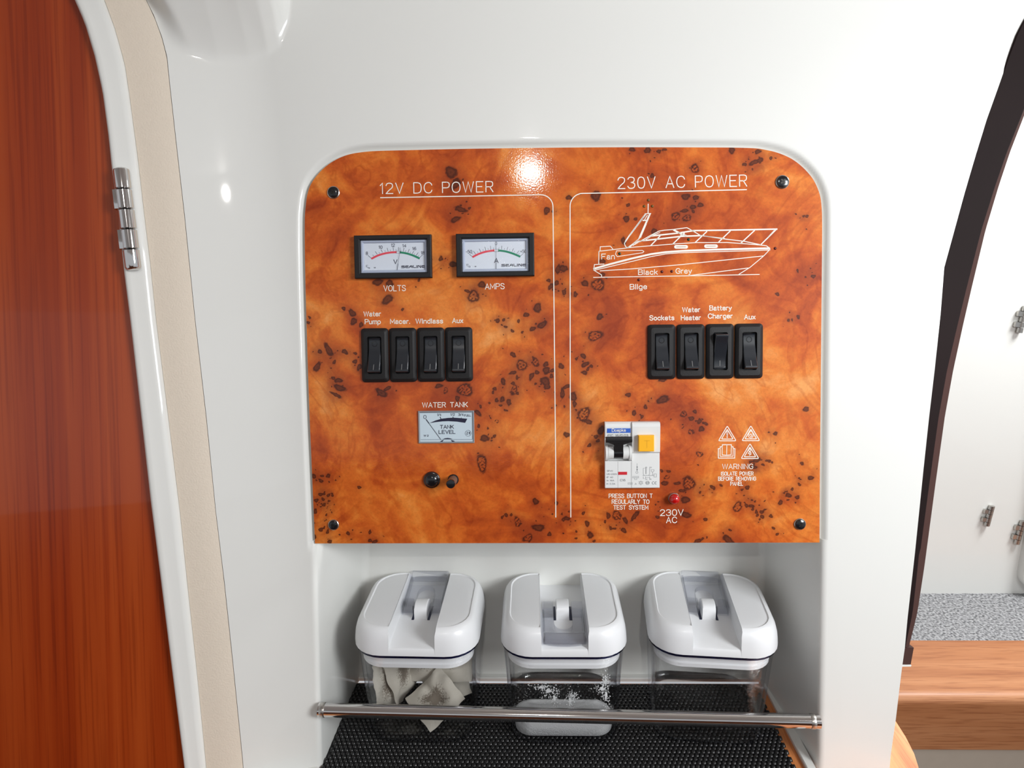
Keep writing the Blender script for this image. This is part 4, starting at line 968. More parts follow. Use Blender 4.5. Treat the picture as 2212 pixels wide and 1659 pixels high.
# ---- tank gauge
T7 = crop(880, 860, 7.9)
tg = child_empty('tank_gauge', 'small grey framed tank level gauge under the WATER TANK lettering', 'gauge')
x0, x1, y0, y1 = local_quad([(176, 218), (1136, 214), (1145, 768), (200, 770)], T7, 0.0008)
e = 0.0008
frame_mb(x0, x1, y0, y1, x0 + e, x1 - e, y0 + e, y1 - e, 0, 0.0012, 0.0005, 0.0003).build('gauge_frame', greyp, tg)
MB().box(x0 + e, x1 - e, y0 + e, y1 - e, 0.0001, 0.0006).build('dial_face', dial2, tg)
def f(i):
    i.poly([(375, 427), (480, 382), (580, 352), (700, 337), (800, 334), (900, 341), (1023, 352), (985, 422), (850, 402), (700, 393), (600, 397), (480, 410)])
    i.line([(560, 322), (573, 358)], 1.5); i.line([(780, 320), (780, 337)], 1.6); i.line([(920, 334), (920, 342)], 1.0)
    i.line([(215, 250), (1105, 245), (1108, 706), (230, 710)], 0.6)
    i.poly([(600, 700), (640, 685), (690, 680), (735, 686), (775, 700)]); i.poly([(553, 742), (590, 722), (625, 712), (610, 728), (600, 744)]); i.poly([(740, 714), (790, 726), (814, 742), (760, 744), (752, 728)])
    i.text('0', (278, 350), (322, 350), 58, 1.0)
    i.text('1/4', (510, 303), (575, 303), 38, 0.8); i.text('1/2', (738, 298), (808, 297), 38, 0.8); i.text('3/4', (872, 300), (955, 300), 38, 0.9); i.text('FULL', (974, 312), (1086, 310), 32, 0.8)
    i.text('TANK', (562, 519), (788, 517), 56, 1.3); i.text('LEVEL', (538, 607), (816, 605), 56, 1.3); i.text('W 2', (282, 654), (360, 654), 26, 0.8, space=3)
    i.line([(1037 + 50 * math.cos(t), 600 + 50 * math.sin(t)) for t in [k * math.pi / 14 for k in range(29)]], 0.6)
    i.line([(1010, 580), (1035, 578), (1020, 600), (1012, 618), (1035, 616)], 1.0); i.line([(1045, 598), (1072, 598)], 0.9); i.line([(1062, 575), (1052, 598)], 0.9); i.line([(1064, 580), (1062, 622)], 1.0)
printed(tg, 'dial_print', ink_k, 0.0007, f, T7)
printed(tg, 'needle', ink_k, 0.0009, lambda i: (i.line([(322, 364), (368, 428)], 1.5), i.line([(368, 428), (568, 702)], 0.9)), T7)

# ================================================================== ROCKER SWITCHES
def rocker_profile(flip):
    # side profile (y along height, z out): deep concave rocker, one end standing proud
    P = [(-0.0118, 0.0002), (-0.0112, 0.0066), (-0.0100, 0.0074), (-0.0060, 0.0052), (0.0, 0.0032), (0.0050, 0.0018), (0.0100, 0.0016), (0.0114, 0.0022), (0.0118, 0.0)]
    if flip: P = [(-y, z) for y, z in P][::-1]
    return P
def make_switch(flip):
    root = empty('rocker_switch', PMAT, 'x', 'switch')
    w_, h_, = 0.0183, 0.0360
    ow, oh = 0.0096, 0.0248
    rg = [rrect(w_, h_, 0.0024, 0.0, 5), rrect(w_, h_, 0.0024, 0.0010, 5), rrect(w_ - .0010, h_ - .0010, 0.0024, 0.0018, 5), rrect(w_ - .0044, h_ - .0044, 0.0016, 0.0030, 5),
          rrect(ow, oh, 0.0012, 0.0031, 5), rrect(ow - .0002, oh - .0002, 0.0012, 0.0029, 5), rrect(ow - .0002, oh - .0002, 0.0012, 0.0002, 5)]
    MB().loft(rg).build('bezel', blackp, root, smooth=True, sharp=25)
    P = rocker_profile(flip); hw = 0.0041
    P = catmull(P[1:-1], 3); P = [(rocker_profile(flip)[0])] + P + [(rocker_profile(flip)[-1])]
    rings = []
    for x, s in ((-hw, 0.0004), (-hw + 0.0004, 0), (hw - 0.0004, 0), (hw, 0.0004)):
        rings.append([(x, y, max(0.0002, z - s)) for y, z in P])
    rk = MB().loft(rings).build('rocker', rockm, root, smooth=True, sharp=40)
    sg = -1 if flip else 1
    # moulded marks: ring and bar
    mb = MB(); zc = lambda y: np.interp(y, [p[0] for p in P], [p[1] for p in P])
    oo, bb = (0.0076, -0.0078) if not flip else (-0.0080, 0.0)
    ring = []
    yo = 0.0076
    if not flip:
        for rr, dz in ((0.0019, 0.00015), (0.0015, 0.00015)):
            ring.append([(rr * math.cos(t), yo + rr * math.sin(t), zc(yo + rr * math.sin(t)) + dz) for t in [i * math.pi / 10 for i in range(20)]])
        mb.loft(ring, cap0=False, cap1=False)
    mb.build('ring_mark', blackg, rk)
    yb = -0.0078
    b0, b1 = (yb - 0.0018, yb + 0.0018)
    mark = MB().add([(-0.0002, b0, zc(b0) + .0002), (0.0002, b0, zc(b0) + .0002), (0.0002, b1, zc(b1) + .0002), (-0.0002, b1, zc(b1) + .0002)], [(0, 1, 2, 3)])
    mark.build('bar_mark', mat('bar_grey', lin(120, 120, 120), 0.4), rk)
    return root
def copy_tree(o, parent=None):
    c = o.copy(); COL.objects.link(c)
    if parent: c.parent = parent
    for ch in o.children: copy_tree(ch, c)
    return c
sw_off = make_switch(False); sw_on = make_switch(True)
cfg = [(810, 767.4, 'leftmost black rocker switch on the panel, under the Water Pump lettering'), (870.3, 766.8, 'black rocker switch under the Macer. lettering'), (930.8, 766.2, 'black rocker switch under the Windlass lettering'), (991.2, 765.5, 'black rocker switch under the left Aux lettering, above the tank gauge'),
       (1429.2, 760.2, 'black rocker switch under the Sockets lettering'), (1492, 759.6, 'black rocker switch under the Water Heater lettering'), (1555, 758.9, 'only rocker switch pressed the other way, under Battery Charger'), (1617.8, 758.3, 'rightmost black rocker switch, under the right Aux lettering')]
for k, (x, y, lab) in enumerate(cfg):
    if k == 0: o = sw_off
    elif k == 6: o = sw_on
    else: o = copy_tree(sw_off)
    c = LP(x, y, 0.0015)
    o.matrix_world = PMAT @ Matrix.Translation((c.x, c.y, 0.0001))
    o['label'] = lab; o['category'] = 'switch'; o['group'] = 'rocker switches on the left half' if k < 4 else 'rocker switches on the right half'

# ================================================================== CIRCUIT BREAKER
T6 = crop(1290, 900, 6.91)
cb = child_empty('circuit_breaker', 'white circuit breaker with black lever and yellow test button', 'breaker')
def lpx(x, y, h): return LP(*T6(x, y), h)
def block(pts, z0, z1, b=0.0004):
    x0, x1, y0, y1 = local_quad(pts, T6, z1); return MB().box(x0, x1, y0, y1, z0, z1, b), (x0, x1, y0, y1)
# body: a side profile swept across the width (raised head, stepped shoulder, plain lower face)
A = lpx(118, 84, 0.005); B = lpx(917, 1066, 0.004); xs0 = A.x; xs1 = lpx(940, 300, 0.006).x; ytop = A.y; ybot = B.y
ymid = lpx(730, 530, 0.006).y; xm = lpx(521, 300, 0.006).x; ymid2 = lpx(730, 545, 0.004).y
profR = [(ybot, 0), (ybot, 0.0036), (ybot + 0.0005, 0.0042), (ymid2, 0.0042), (ymid, 0.0056), (ytop - 0.0030, 0.0066), (ytop - 0.0012, 0.0064), (ytop - 0.0003, 0.0054), (ytop, 0.0040), (ytop, 0)]
mbb = MB().loft([[(x, y, z) for y, z in profR] for x in (xm + 0.00005, xs1)])
ylev0 = lpx(300, 665, 0.0042).y; ylev1 = lpx(300, 310, 0.0042).y
profL = [(ybot, 0), (ybot, 0.0036), (ybot + 0.0005, 0.0042), (ylev0, 0.0042), (ylev0 + .0004, 0.0018), (ylev1, 0.0018), (ylev1 + 0.0004, 0.0050), (ytop - 0.0030, 0.0054), (ytop - 0.0010, 0.0050), (ytop, 0.0036), (ytop, 0)]
mbb.loft([[(x, y, z) for y, z in profL] for x in (xs0, xm - 0.00005)])
mbb.build('housing', breakp, cb)
# cheeks of the lever drum
def drum(xa, xb, r, name, m, yc, zc, par=None, a0=-0.3, a1=3.5):
    rings = [[(x, yc + r * math.cos(t), zc + r * math.sin(t)) for t in [a0 + (a1 - a0) * i / 18 for i in range(19)]] for x in (xa, xb)]
    return MB().loft(rings).build(name, m, par or cb, smooth=True, sharp=40)
yc = (lpx(185, 440, 0.007).y + lpx(185, 650, 0.005).y) / 2
X = lambda px: lpx(px, 540, 0.008).x
drum(X(172), X(250), 0.0042, 'drum_cheek', breakp, yc, 0.0040); drum(X(392), X(480), 0.0042, 'drum_cheek', breakp, yc, 0.0040)
drum(X(130), X(168), 0.0052, 'drum_rim', breakp, yc - .0003, 0.0032); drum(X(484), X(523), 0.0052, 'drum_rim', breakp, yc - .0003, 0.0032)
lv = drum(X(253), X(389), 0.0038, 'lever', blackg, yc, 0.0040)
lv['label'] = 'black toggle lever pushed up'
q0, q1 = lpx(135, 300, 0.0110), lpx(521, 395, 0.0110)
zt = 0.0118
bar = [(q1.y, zt - 0.003), (q1.y + 0.0006, zt), (q0.y - 0.0022, zt + 0.0006), (q0.y - 0.0014, zt + 0.0001), (q0.y - 0.0004, zt), (q0.y, zt - 0.0010), (q0.y - 0.0006, zt - 0.0036)]
mbv = MB().loft([[(x, y, z) for y, z in bar] for x in (q0.x, q1.x)])
n0, n1 = lpx(175, 395, 0.0095), lpx(490, 440, 0.0080)
neck = lambda xa, xb, ya, yb, za, zb: [(xa, ya, za), (xb, ya, za), (xb, yb, zb), (xa, yb, zb)]
mbv.loft([[(X(255), yc + .002, 0.0050), (X(387), yc + .002, 0.0050), (X(387), yc + .001, 0.0076), (X(255), yc + .001, 0.0076)], [(X(255), q1.y + .0005, 0.0078), (X(387), q1.y + .0005, 0.0078), (X(387), q1.y - .0002, 0.0108), (X(255), q1.y - .0002, 0.0108)]])
mbv.loft([[(X(235), q1.y - .0012, .0072), (X(405), q1.y - .0012, .0072), (X(400), q1.y - .0012, .0098), (X(240), q1.y - .0012, .0098)], [(q0.x + .0008, q1.y + .0012, .0085), (q1.x - .0008, q1.y + .0012, .0085), (q1.x - .0008, q1.y + .0006, .0115), (q0.x + .0008, q1.y + .0006, .0115)]])
mbv.build('lever_grip', blackp, lv, smooth=False)
tb, r_ = block([(617, 280), (855, 280), (852, 523), (620, 521)], 0.004, 0.0098, 0.0005)
tbo = tb.build('test_button', yellow, cb)
ti = Ink(T6, 0.00985); ti.line([(705, 360), (782, 360)], 1.6); ti.line([(743, 360), (743, 465)], 1.6); ti.build('raised_letter', mat('yellow_raised', lin(232, 166, 18), 0.4), tbo, 'raised letter T')
rw, _ = block([(315, 824), (448, 824), (447, 869), (315, 869)], 0.0040, 0.0044, 0.0001); rw.build('red_window', mat('red_window', lin(200, 36, 48), 0.35), cb)
lb, _ = block([(147, 176), (500, 175), (498, 241), (147, 244)], 0.0050, 0.00545, 0.00005); lb.build('blue_label', blue_i, cb)
printed(cb, 'label_lettering', ink_w, 0.0056, lambda i: i.text('Doepke', (222, 226), (425, 223), 44, 0.95), T6)
printed(cb, 'type_lettering', ink_g, 0.0055, lambda i: i.text('FIC 16/0.03', (165, 300), (465, 298), 34, 0.7), T6)
def f(i):
    for t, x0, x1, y in (('SP+N', 148, 230, 820), ('UN~230V', 145, 298, 868), ('IP 40', 145, 235, 915), ('In 16A', 145, 253, 963), ('In 0,3A', 142, 268, 1012)): i.text(t, (x0, y), (x1, y), 20, 0.5)
    i.text('C16', (343, 963), (420, 963), 30, 0.7)
    i.line([(597, 700), (597, 720)], .5); i.poly([(597, 728), (587, 762), (607, 762)]); i.line([(597, 760), (597, 785)], .5); i.poly([(597, 815), (587, 780), (607, 780)])
    cir = lambda x, y, r: i.line([(x + r * math.cos(t), y + r * math.sin(t)) for t in [k * math.pi / 8 for k in range(17)]], .45)
    cir(594, 832, 16)
    i.line([(532, 890), (620, 890), (620, 915), (532, 915), (532, 890)], .45); i.line([(560, 918), (560, 940), (592, 940), (592, 918)], .45); i.line([(545, 902), (608, 902)], .5)
    i.line([(732, 750), (732, 855)], .6); i.line([(724, 750), (724, 855)], .4); i.line([(785, 750), (785, 850), (770, 878)], .5); i.line([(716, 770), (688, 770), (688, 850), (700, 875)], .45)
    i.line([(680, 878), (850, 878)], .8); i.line([(808, 790), (848, 790), (848, 812), (825, 832), (808, 812), (808, 790)], .5); i.line([(828, 832), (828, 878)], .5); i.line([(848, 855), (885, 855), (885, 902), (848, 902), (848, 855)], .5)
    i.line([(690, 895), (690, 925), (710, 925)], .45); i.line([(724, 895), (724, 942)], .45); i.line([(724, 908), (782, 908)], .45); i.line([(785, 895), (785, 942)], .45); i.text('N', (795, 765), (812, 765), 14, .4); i.text('N', (792, 940), (808, 940), 14, .4); i.text('2', (735, 942), (746, 942), 14, .4); i.text('1', (740, 765), (746, 765), 14, .4)
    i.line([(463, 985), (525, 985), (525, 1012), (463, 1012), (463, 985)], .45); i.line([(475, 1000), (490, 992), (500, 1004), (514, 996)], .45); i.line([(558, 1012), (575, 1012), (572, 988), (590, 1012)], .5)
    i.line([(652, 958), (662, 972), (682, 968), (674, 988), (684, 1002), (664, 1004), (652, 1018), (642, 1004), (622, 1004), (632, 986), (622, 968), (642, 972), (652, 958)], .5); cir(652, 988, 14)
    for rr in (28, 20, 11): cir(752, 988, rr)
    i.line([(724, 988), (780, 988)], .45)
    i.line([(848, 972), (832, 972), (820, 990), (832, 1008), (848, 1008)], .9, True); i.line([(886, 972), (870, 972), (860, 990), (870, 1008), (886, 1008)], .9, True); i.line([(862, 990), (880, 990)], .7)
printed(cb, 'rating_print', ink_g, 0.0043, f, T6, 'small grey ratings and symbols')
printed(cb, 'module_joint', mat('joint_grey', lin(150, 152, 155), 0.6), 0.0043, lambda i: (i.line([(311, 670), (311, 1062)], .35), i.line([(508, 680), (508, 1062)], .35)), T6)

# ---- push buttons and indicator lamp
pb = child_empty('push_button', 'round black domed button below the tank gauge', 'button')
c = LP(932.6, 1036.8, 0.001); pb.matrix_world = PMAT @ Matrix.Translation((c.x, c.y, 0.00005)); r = 18.4 / 3250
MB().loft([circ(rr * r, z, 36) for rr, z in ((1.0, 0), (1.0, 0.0008), (0.94, 0.0016), (0.84, 0.0019))]).build('rim', blackg, pb, smooth=True, sharp=30)
MB().loft([circ(rr * r, z, 36) for rr, z in ((0.84, 0.0014), (0.80, 0.0024), (0.66, 0.0033), (0.42, 0.0039), (0.15, 0.0041))]).build('dome', blackg, pb, smooth=True)
pn = child_empty('push_pin_switch', 'small black plunger standing out of the panel right of the domed button', 'button')
c = LP(979.2, 1036, 0.0); pn.matrix_world = PMAT @ Matrix.Translation((c.x, c.y, 0.00005)); r = 12.0 / 3250
MB().loft([circ(rr * r, z, 28) for rr, z in ((1.0, 0), (1.0, 0.0005), (0.93, 0.0009), (0.8, 0.0009))]).build('collar', blackg, pn, smooth=True, sharp=30)
MB().loft([circ(rr * r, z, 28) for rr, z in ((0.80, 0.0005), (0.78, 0.0135))]).build('plunger', taupe, pn, smooth=True, sharp=30)
MB().loft([circ(rr * r, z, 28) for rr, z in ((0.79, 0.0135), (0.80, 0.0150), (0.72, 0.0156), (0.3, 0.0158))]).build('plunger_cap', blackg, pn, smooth=True, sharp=30)
il = child_empty('indicator_lamp', 'round red indicator lamp above the 230V AC lettering', 'lamp')
c = LP(1455.5, 1076.5, 0.001); il.matrix_world = PMAT @ Matrix.Translation((c.x, c.y, 0.00005)); r = 12.4 / 3250
MB().loft([circ(rr * r, z, 32) for rr, z in ((1.0, 0), (1.0, 0.0012), (0.94, 0.0016), (0.85, 0.0016))]).build('lamp_ring', steel, il, smooth=True, sharp=30)
MB().loft([circ(rr * r, z, 32) for rr, z in ((0.90, 0.0012), (0.90, 0.0035), (0.84, 0.0045), (0.66, 0.0055), (0.4, 0.0062), (0.12, 0.0064))]).build('lens', redlens, il, smooth=True)

# ================================================================== CANISTERS
LW, LD, LR = 0.0885, 0.0850, 0.022          # lid footprint
BW, BD, BR = 0.0775, 0.0745, 0.019          # foot of the jar
HR = 0.0755                                 # height of the rim
def half_outline(w_, d_, r, xc, z, sgn, n=7):
    P = [(xc, -d_ / 2, z)]
    for a0 in (-90, 0):
        cy = -d_ / 2 + r if a0 == -90 else d_ / 2 - r
        for i in range(n + 1):
            a = math.radians(a0 + 90 * i / n); P.append((w_ / 2 - r + r * math.cos(a), cy + r * math.sin(a), z))
    P.append((xc, d_ / 2, z))
    return [(sgn * x, y, z) for x, y, z in P][::sgn]
def make_canister(label, rot, front, cx, lever_back, lever_tilt):
    cy = front + BD / 2
    Mx = Matrix.Translation((cx, cy, Z_SHELF + 0.0008)) @ Matrix.Rotation(rot, 4, 'Z')
    root = empty('storage_canister', Mx, label, 'canister')
    rs = [(BW - .010, BD - .010, BR - .004, 0.0), (BW - .003, BD - .003, BR - .001, 0.0010), (BW, BD, BR, 0.0040)]
    for k in range(1, 9):
        t = k / 8; rs.append((BW + (LW - .003 - BW) * t ** 1.1, BD + (LD - .003 - BD) * t ** 1.1, BR + (LR - BR) * t, 0.004 + (HR - 0.006) * t))
    outer = [rrect(a, b, r, z, 7) for a, b, r, z in rs]
    th = 0.0024
    inner = [rrect(a - 2 * th, b - 2 * th, r - th * .8, max(z, 0.0045) + (0.0 if z > 0.0041 else 0.0), 7) for a, b, r, z in rs[2:]][::-1]
    inner[-1] = [(x * .93, y * .93, 0.0042) for x, y, z in inner[-1]]
    mb = MB().loft(outer + inner)
    mb.build('jar', clearp, root, smooth=True, sharp=50)
    ft = MB().loft([rrect(a, b, r, z, 7) for a, b, r, z in ((BW - .0095, BD - .0095, BR - .004, 0.0002), (BW - .0025, BD - .0025, BR - .001, 0.0012), (BW + .0003, BD + .0003, BR, 0.0038), (BW + .0003, BD + .0003, BR, 0.0046))], cap0=False, cap1=False)
    ft.build('foot_edge', clear('clear_foot', (0.96, 0.965, 0.98, 1), (0.25, 0.27, 0.42, 1), 1.0) if 'clear_foot' not in bpy.data.materials else bpy.data.materials['clear_foot'], root, smooth=True)
    rim = MB().loft([rrect(LW - .002 + a, LD - .002 + a, LR, HR + z, 7) for a, z in ((-.001, -.0022), (.0012, -.0018), (.0016, -.0004), (.0010, 0.0))] + [rrect(LW - .012, LD - .012, LR - .005, HR, 7), rrect(LW - .012, LD - .012, LR - .005, HR - .002, 7)])
    rim.build('jar_rim', navyp, root, smooth=True, sharp=40)
    # lid: two pads and a sunken channel, each a clean solid
    lid = MB(); ch = 0.0158; z0 = HR + 0.0002
    prof = [(0.0, 0.0), (0.0, 0.0012), (0.0005, 0.0042), (0.0016, 0.0085), (0.0034, 0.0118), (0.0060, 0.0140), (0.0088, 0.0150), (0.0102, 0.0152), (0.0108, 0.0149), (0.0114, 0.0146), (0.0122, 0.0147), (0.018, 0.0151)]
    for sgn in (1, -1):
        rings = [half_outline(LW - 2 * i * .64, LD - 2 * i * .64, max(LR - i * .4, .004), ch + (0.0006 if z > 0.0135 else 0.0), z0 + z * 1.22, sgn) for i, z in prof]
        lid.loft(rings)
    def mid_ring(i, z): return [(-ch, -LD / 2 + i, z0 + z), (ch, -LD / 2 + i, z0 + z), (ch, LD / 2 - i, z0 + z), (-ch, LD / 2 - i, z0 + z)]
    lid.loft([mid_ring(0, 0), mid_ring(0, .0012), mid_ring(.0004, .0040), mid_ring(.0010, .0052), mid_ring(.0022, .0056)])
    lo = lid.build('lid', whitep, root, smooth=True, sharp=32)
    pl = MB().loft([rrect(LW - 2 * a, LD - 2 * a, LR - a * .8, HR + z, 7) for a, z in ((0.0052, 0.0), (0.0056, -0.0085), (0.0046, -0.0095), (0.0046, -0.0122), (0.0056, -0.0130))])
    pl.build('lid_plug', whitep, lo, smooth=True, sharp=40)
    # cam block between the lever arms, with dark slots at its foot
    cb_ = MB()
    pr = [(-0.0075, 0.0), (-0.0075, 0.0062), (-0.0066, 0.0088), (-0.0040, 0.0104), (0.0, 0.0108), (0.0040, 0.0102), (0.0080, 0.0080), (0.0100, 0.0045), (0.0100, 0.0)]
    zc = z0 + 0.0054
    cb_.loft([[(x, y + 0.000, zc + z - (0.0004 if abs(x) > .0043 else 0)) for y, z in pr] for x in (-0.0046, -0.0042, 0.0042, 0.0046)])
    cb_.build('cam_block', whitep, lo, smooth=True, sharp=40)
    sl = MB()
    for s in (-1, 1): sl.box(s * 0.0058 - .0009, s * 0.0058 + .0009, -0.0080, 0.010, zc - 0.0006, zc + 0.0003)
    sl.build('cam_slot', mat('slot_navy', lin(40, 44, 70), 0.5), lo)
    # clear lever: U-shaped plate with thick front edge, oval grip opening
    L = 0.039; hw = 0.0146; aw = 0.0066
    lvm = MB()
    def plate(pts, za, zb): lvm.loft([[(x, y, za) for x, y in pts], [(x, y, zb) for x, y in pts]])
    arcp = [(hw * math.cos(t), L - 0.004 + 0.004 * math.sin(t)) for t in [i * math.pi / 12 for i in range(13)]]
    inner_a = [((aw) * math.cos(t), 0.017 + 0.008 * math.sin(t)) for t in [i * math.pi / 12 for i in range(13)]]
    body = [(hw, -0.002)] + arcp + [(-hw, -0.002)] + [(-aw, -0.002)] + inner_a[::-1] + [(aw, -0.002)]
    # split the U into strips so that every face stays convex
    n = 13
    o_ = [(hw, -0.002)] + arcp + [(-hw, -0.002)]; i_ = [(aw, -0.002)] + inner_a + [(-aw, -0.002)]
    for (pa, za, zb) in ((0, 0.0, 0.0030),):
        top = []; m = len(o_)
        vs = [(x, y, za) for x, y in o_] + [(x, y, za) for x, y in i_] + [(x, y, zb) for x, y in o_] + [(x, y, zb + .001) for x, y in i_]
        fs = []
        for k in range(m - 1):
            fs += [(k, m + k, m + k + 1, k + 1), (2 * m + k, 2 * m + k + 1, 3 * m + k + 1, 3 * m + k), (k, k + 1, 2 * m + k + 1, 2 * m + k), (m + k, 3 * m + k, 3 * m + k + 1, m + k + 1)]
        fs += [(0, 2 * m, 3 * m, m), (m - 1, 2 * m - 1, 4 * m - 1, 3 * m - 1)]
        lvm.add(vs, fs)
    for s in (-1, 1):        # thick shoulders at the pivot
        lvm.box(min(s * aw, s * hw), max(s * aw, s * hw), -0.004, 0.0045, -0.0005, 0.0085, 0.0008)
        lvm.box(s * hw - (.0012 if s > 0 else 0), s * hw + (0 if s > 0 else .0012), 0.004, L - 0.004, 0.0, 0.0062, 0.0003)
    lvm.box(-hw, hw, L - 0.0060, L + 0.0005, 0.0, 0.0085, 0.0022)     # upturned grip edge
    le = lvm.build('lever', leverp, lo, smooth=False)
    le['label'] = 'clear plastic flip lever'
    if lever_back:
        le.matrix_local = Matrix.Translation((0, 0.002, z0 + 0.0062)) @ Matrix.Rotation(lever_tilt, 4, 'X')
    else:
        le.matrix_local = Matrix.Translation((0, -0.001, z0 + 0.0062)) @ Matrix.Rotation(math.pi, 4, 'Z') @ Matrix.Rotation(0.0, 4, 'X')
    return root, Mx
front = 0.4165
can1, M1 = make_canister('clear canister of tea bags at the left end of the shelf', math.radians(-1.5), front, -0.0825, True, math.radians(7))
can2, M2 = make_canister('middle clear canister holding white sugar, lever folded to the front', math.radians(0), front - .0005, 0.0205, False, 0)
can3, M3 = make_canister('empty clear canister at the right end of the shelf', math.radians(-5), front, 0.1262, True, math.radians(6))
for c in (can1, can2, can3): c['group'] = 'canisters on the shelf'

# ---- sugar
def sugar():
    n = 26; rows = []; z0 = 0.0050; verts = []; faces = []
    wv, dv = BW - .0075, BD - .0075
    ring_n = 40
    def outl(s, z):
        return [(x * s, -dv * .22 + (y + dv * .22) * s, z) for x, y, _ in rrect(wv, dv * .56, 0.012, 0, 9, 0, -dv * .22)]
    hgt = lambda x, y: max(0.0056, 0.0195 - (y + 0.035) * 0.40 + 0.003 * noise.noise(Vector((x * 55, y * 55, 1.3)))) + 0.0008 * noise.noise(Vector((x * 160, y * 160, 3.1))) + 0.0
    rings = [outl(1, z0)] + [[(x, y, z0 + (hgt(x, y) - z0) * 0.8) for x, y, z in outl(1.01, 0)]]
    for s in (1.025, 1.0, .93, .84, .74, .63, .52, .4, .28, .16, .05):
        rings.append([(x, y, hgt(x, y) - (0.0016 if s > 1.01 else 0)) for x, y, z in outl(s, 0)])
    mb = MB().loft(rings)
    o = mb.build('sugar', sugarm, None, smooth=True, mtx=M2)
    tag(o, 'heap of white sugar inside the middle canister', 'sugar', None, 'stuff')
    # grains and clumps clinging to the inside of the front wall
    g = MB(); rg = random.Random(4)
    def clump(cx, cz, rx, rz, n_):
        pts = []
        for i in range(n_):
            t = 2 * math.pi * i / n_; k = 0.7 + 0.5 * noise.noise(Vector((cx * 900 + math.cos(t) * 2, cz * 900 + math.sin(t) * 2, 0)))
            pts.append((cx + rx * k * math.cos(t), cz + rz * k * math.sin(t)))
        yy = lambda z: -(BD / 2 + (LD - .003 - BD) / 2 * ((z - .004) / (HR - .006)) ** 1.1) + 0.0034
        g.loft([[(x, yy(z) - .0001, z) for x, z in pts], [(cx + (x - cx) * .8, yy(z) + .0003, cz + (z - cz) * .8) for x, z in pts]])
    for cx, cz, rx, rz in ((-0.016, 0.047, .006, .0022), (-.011, .044, .0045, .004), (-.007, .038, .0026, .006), (.004, .036, .0022, .006), (.006, .040, .003, .002), (.026, .046, .0035, .003), (.029, .040, .002, .008), (.0285, .053, .0022, .004), (-.030, .022, .004, .003), (.018, .021, .006, .003), (-.004, .022, .010, .0028), (.030, .026, .003, .004)):
        clump(cx, cz, rx * .55, rz * .6, 16)
        for _ in range(60):
            a = rg.gauss(0, .75); b = rg.gauss(0, .75); clump(cx + rx * a, cz + rz * b, rg.uniform(.0002, .0008), rg.uniform(.0002, .0007), 6)
    for _ in range(700):
        x = rg.uniform(-.034, .034); z = 0.02 + rg.random() ** 2.2 * 0.042
        if rg.random() > 0.35 + 0.9 * abs(noise.noise(Vector((x * 90, z * 90, 5)))): continue
        s = rg.uniform(.00012, .0003)
        y = -(BD / 2 + (LD - .003 - BD) / 2 * ((z - .004) / (HR - .006)) ** 1.1) + 0.0030
        g.add([(x - s, y, z), (x + s, y, z), (x, y, z + s * 1.6), (x, y + s, z + s * .5)], [(0, 1, 2), (0, 2, 3), (1, 3, 2)])
    o2 = g.build('clinging_grains', sugarm, o); o2['kind'] = 'stuff'
sugar()

# ---- tea bags
def paper_mat():
    m = bpy.data.materials.new('filter_paper'); m.use_nodes = True; nt = m.node_tree; b = nt.nodes['Principled BSDF']; L = nt.links.new
    tc = nt.nodes.new('ShaderNodeTexCoord'); sp = nt.nodes.new('ShaderNodeSeparateXYZ'); L(tc.outputs['Generated'], sp.inputs[0])
    def mt(op, a, c):
        x = nt.nodes.new('ShaderNodeMath'); x.operation = op
        for i, v in ((0, a), (1, c)):
            if isinstance(v, (int, float)): x.inputs[i].default_value = v
            else: L(v, x.inputs[i])
        return x.outputs[0]
    ax = mt('ABSOLUTE', mt('SUBTRACT', sp.outputs[0], 0.5), 0); ay = mt('ABSOLUTE', mt('SUBTRACT', sp.outputs[1], 0.5), 0)
    d = mt('MAXIMUM', ax, ay)
    n = nt.nodes.new('ShaderNodeTexNoise'); n.inputs['Scale'].default_value = 900; n.inputs['Detail'].default_value = 3; L(tc.outputs['Object'], n.inputs[0])
    n2 = nt.nodes.new('ShaderNodeTexNoise'); n2.inputs['Scale'].default_value = 70; L(tc.outputs['Object'], n2.inputs[0])
    f = mt('ADD', mt('ADD', mt('MULTIPLY', d, 1.6), mt('MULTIPLY', n.outputs[0], 0.7)), mt('MULTIPLY', n2.outputs[0], 0.5))
    r = nt.nodes.new('ShaderNodeValToRGB'); e = r.color_ramp.elements; e[0].position = 0.80; e[0].color = lin(122, 112, 100); e[1].position = 1.0; e[1].color = lin(196, 190, 178)
    L(f, r.inputs[0]); L(r.outputs[0], b.inputs['Base Color']); b.inputs['Roughness'].default_value = 0.9
    return m
paper = paper_mat()
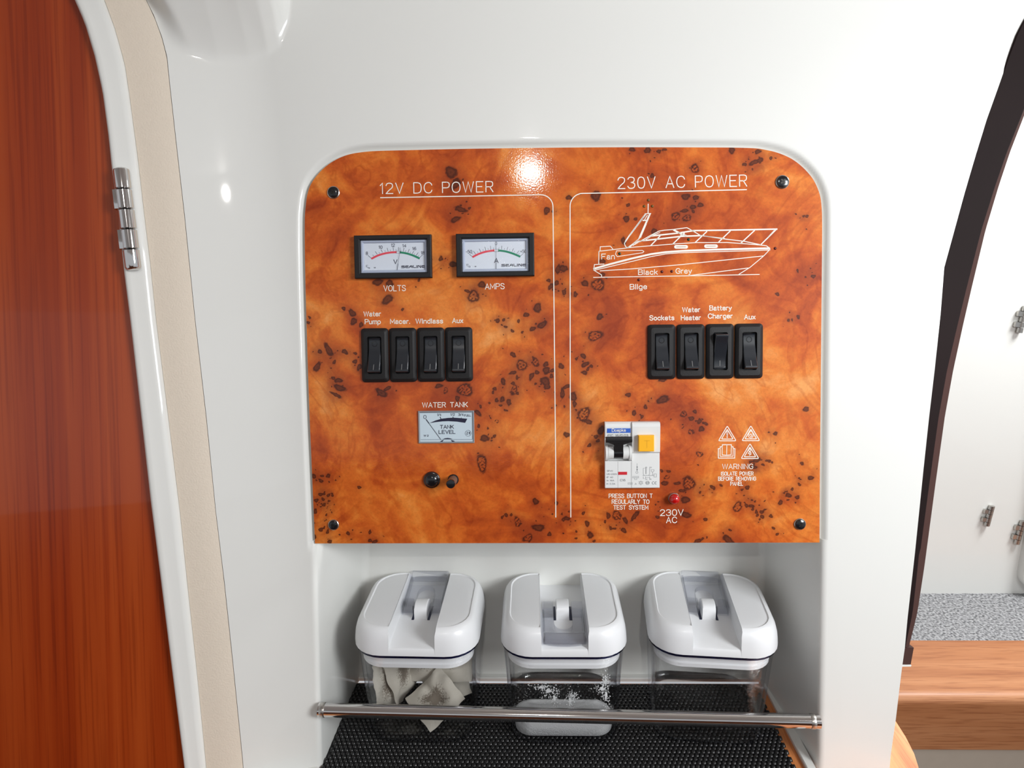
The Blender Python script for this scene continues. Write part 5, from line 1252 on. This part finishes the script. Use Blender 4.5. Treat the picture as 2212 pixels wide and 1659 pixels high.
def tea_bag(M0, loc, rot, w_, h_, bulge, seed, label, fold=0.0, roll=0.0):
    n = 16; verts = []; faces = []
    for side in (1, -1):
        b = len(verts)
        for i in range(n + 1):
            for j in range(n + 1):
                u, v = i / n * 2 - 1, j / n * 2 - 1
                k = max(0, (1 - abs(u) ** 3.5) * (1 - abs(v) ** 3.5))
                z = side * bulge * k + 0.0012 * noise.noise(Vector((u * 2.2 + seed, v * 2.2, side * 3))) * (k + .2) + 0.0040 * noise.noise(Vector((u * 1.5 + seed, v * 1.5, 9))) + 0.0016 * abs(noise.noise(Vector((u * 4 + seed, v * 4, 5))))
                z += fold * abs(u) * 0.01
                x = u * w_ / 2 + 0.0010 * noise.noise(Vector((v * 2, seed, 2))); y = v * h_ / 2 + 0.0010 * noise.noise(Vector((u * 2, seed, 7)))
                verts.append((x, y, z))
        for i in range(n):
            for j in range(n):
                q = (b + i * (n + 1) + j, b + (i + 1) * (n + 1) + j, b + (i + 1) * (n + 1) + j + 1, b + i * (n + 1) + j + 1)
                faces.append(q if side == 1 else q[::-1])
    Mx = M0 @ Matrix.Translation(loc) @ Matrix.Rotation(rot[2], 4, 'Z') @ Matrix.Rotation(rot[1], 4, 'Y') @ Matrix.Rotation(rot[0], 4, 'X') @ Matrix.Rotation(roll, 4, 'Z')
    o = mesh_obj('tea_bag', verts, faces, paper, None, smooth=True, mtx=Mx)
    return tag(o, label, 'tea bag', 'tea bags in the left canister')
R_ = math.radians
tea_bag(M1, (-0.0255, -0.012, 0.032), (R_(88), R_(6), R_(58)), 0.030, 0.046, 0.0026, 1.0, 'narrow tea bag standing against the left side of the canister', roll=R_(8))
tea_bag(M1, (-0.0175, -0.004, 0.036), (R_(82), R_(-14), R_(66)), 0.030, 0.042, 0.0030, 4.2, 'tea bag leaning beside the one at the left side of the canister', roll=R_(-6))
tea_bag(M1, (0.0100, 0.006, 0.0405), (R_(60), R_(3), R_(-2)), 0.050, 0.034, 0.0045, 7.7, 'largest tea bag lying behind the folded one, nearest the lid', roll=R_(4))
tea_bag(M1, (0.0095, -0.0120, 0.0175), (R_(46), R_(-4), R_(6)), 0.033, 0.030, 0.0050, 11.1, 'folded tea bag at the front of the left canister', fold=0.9, roll=R_(36))
tea_bag(M1, (0.012, 0.014, 0.0150), (R_(16), R_(2), R_(20)), 0.036, 0.034, 0.0040, 15.3, 'tea bag lying flat at the bottom of the left canister')
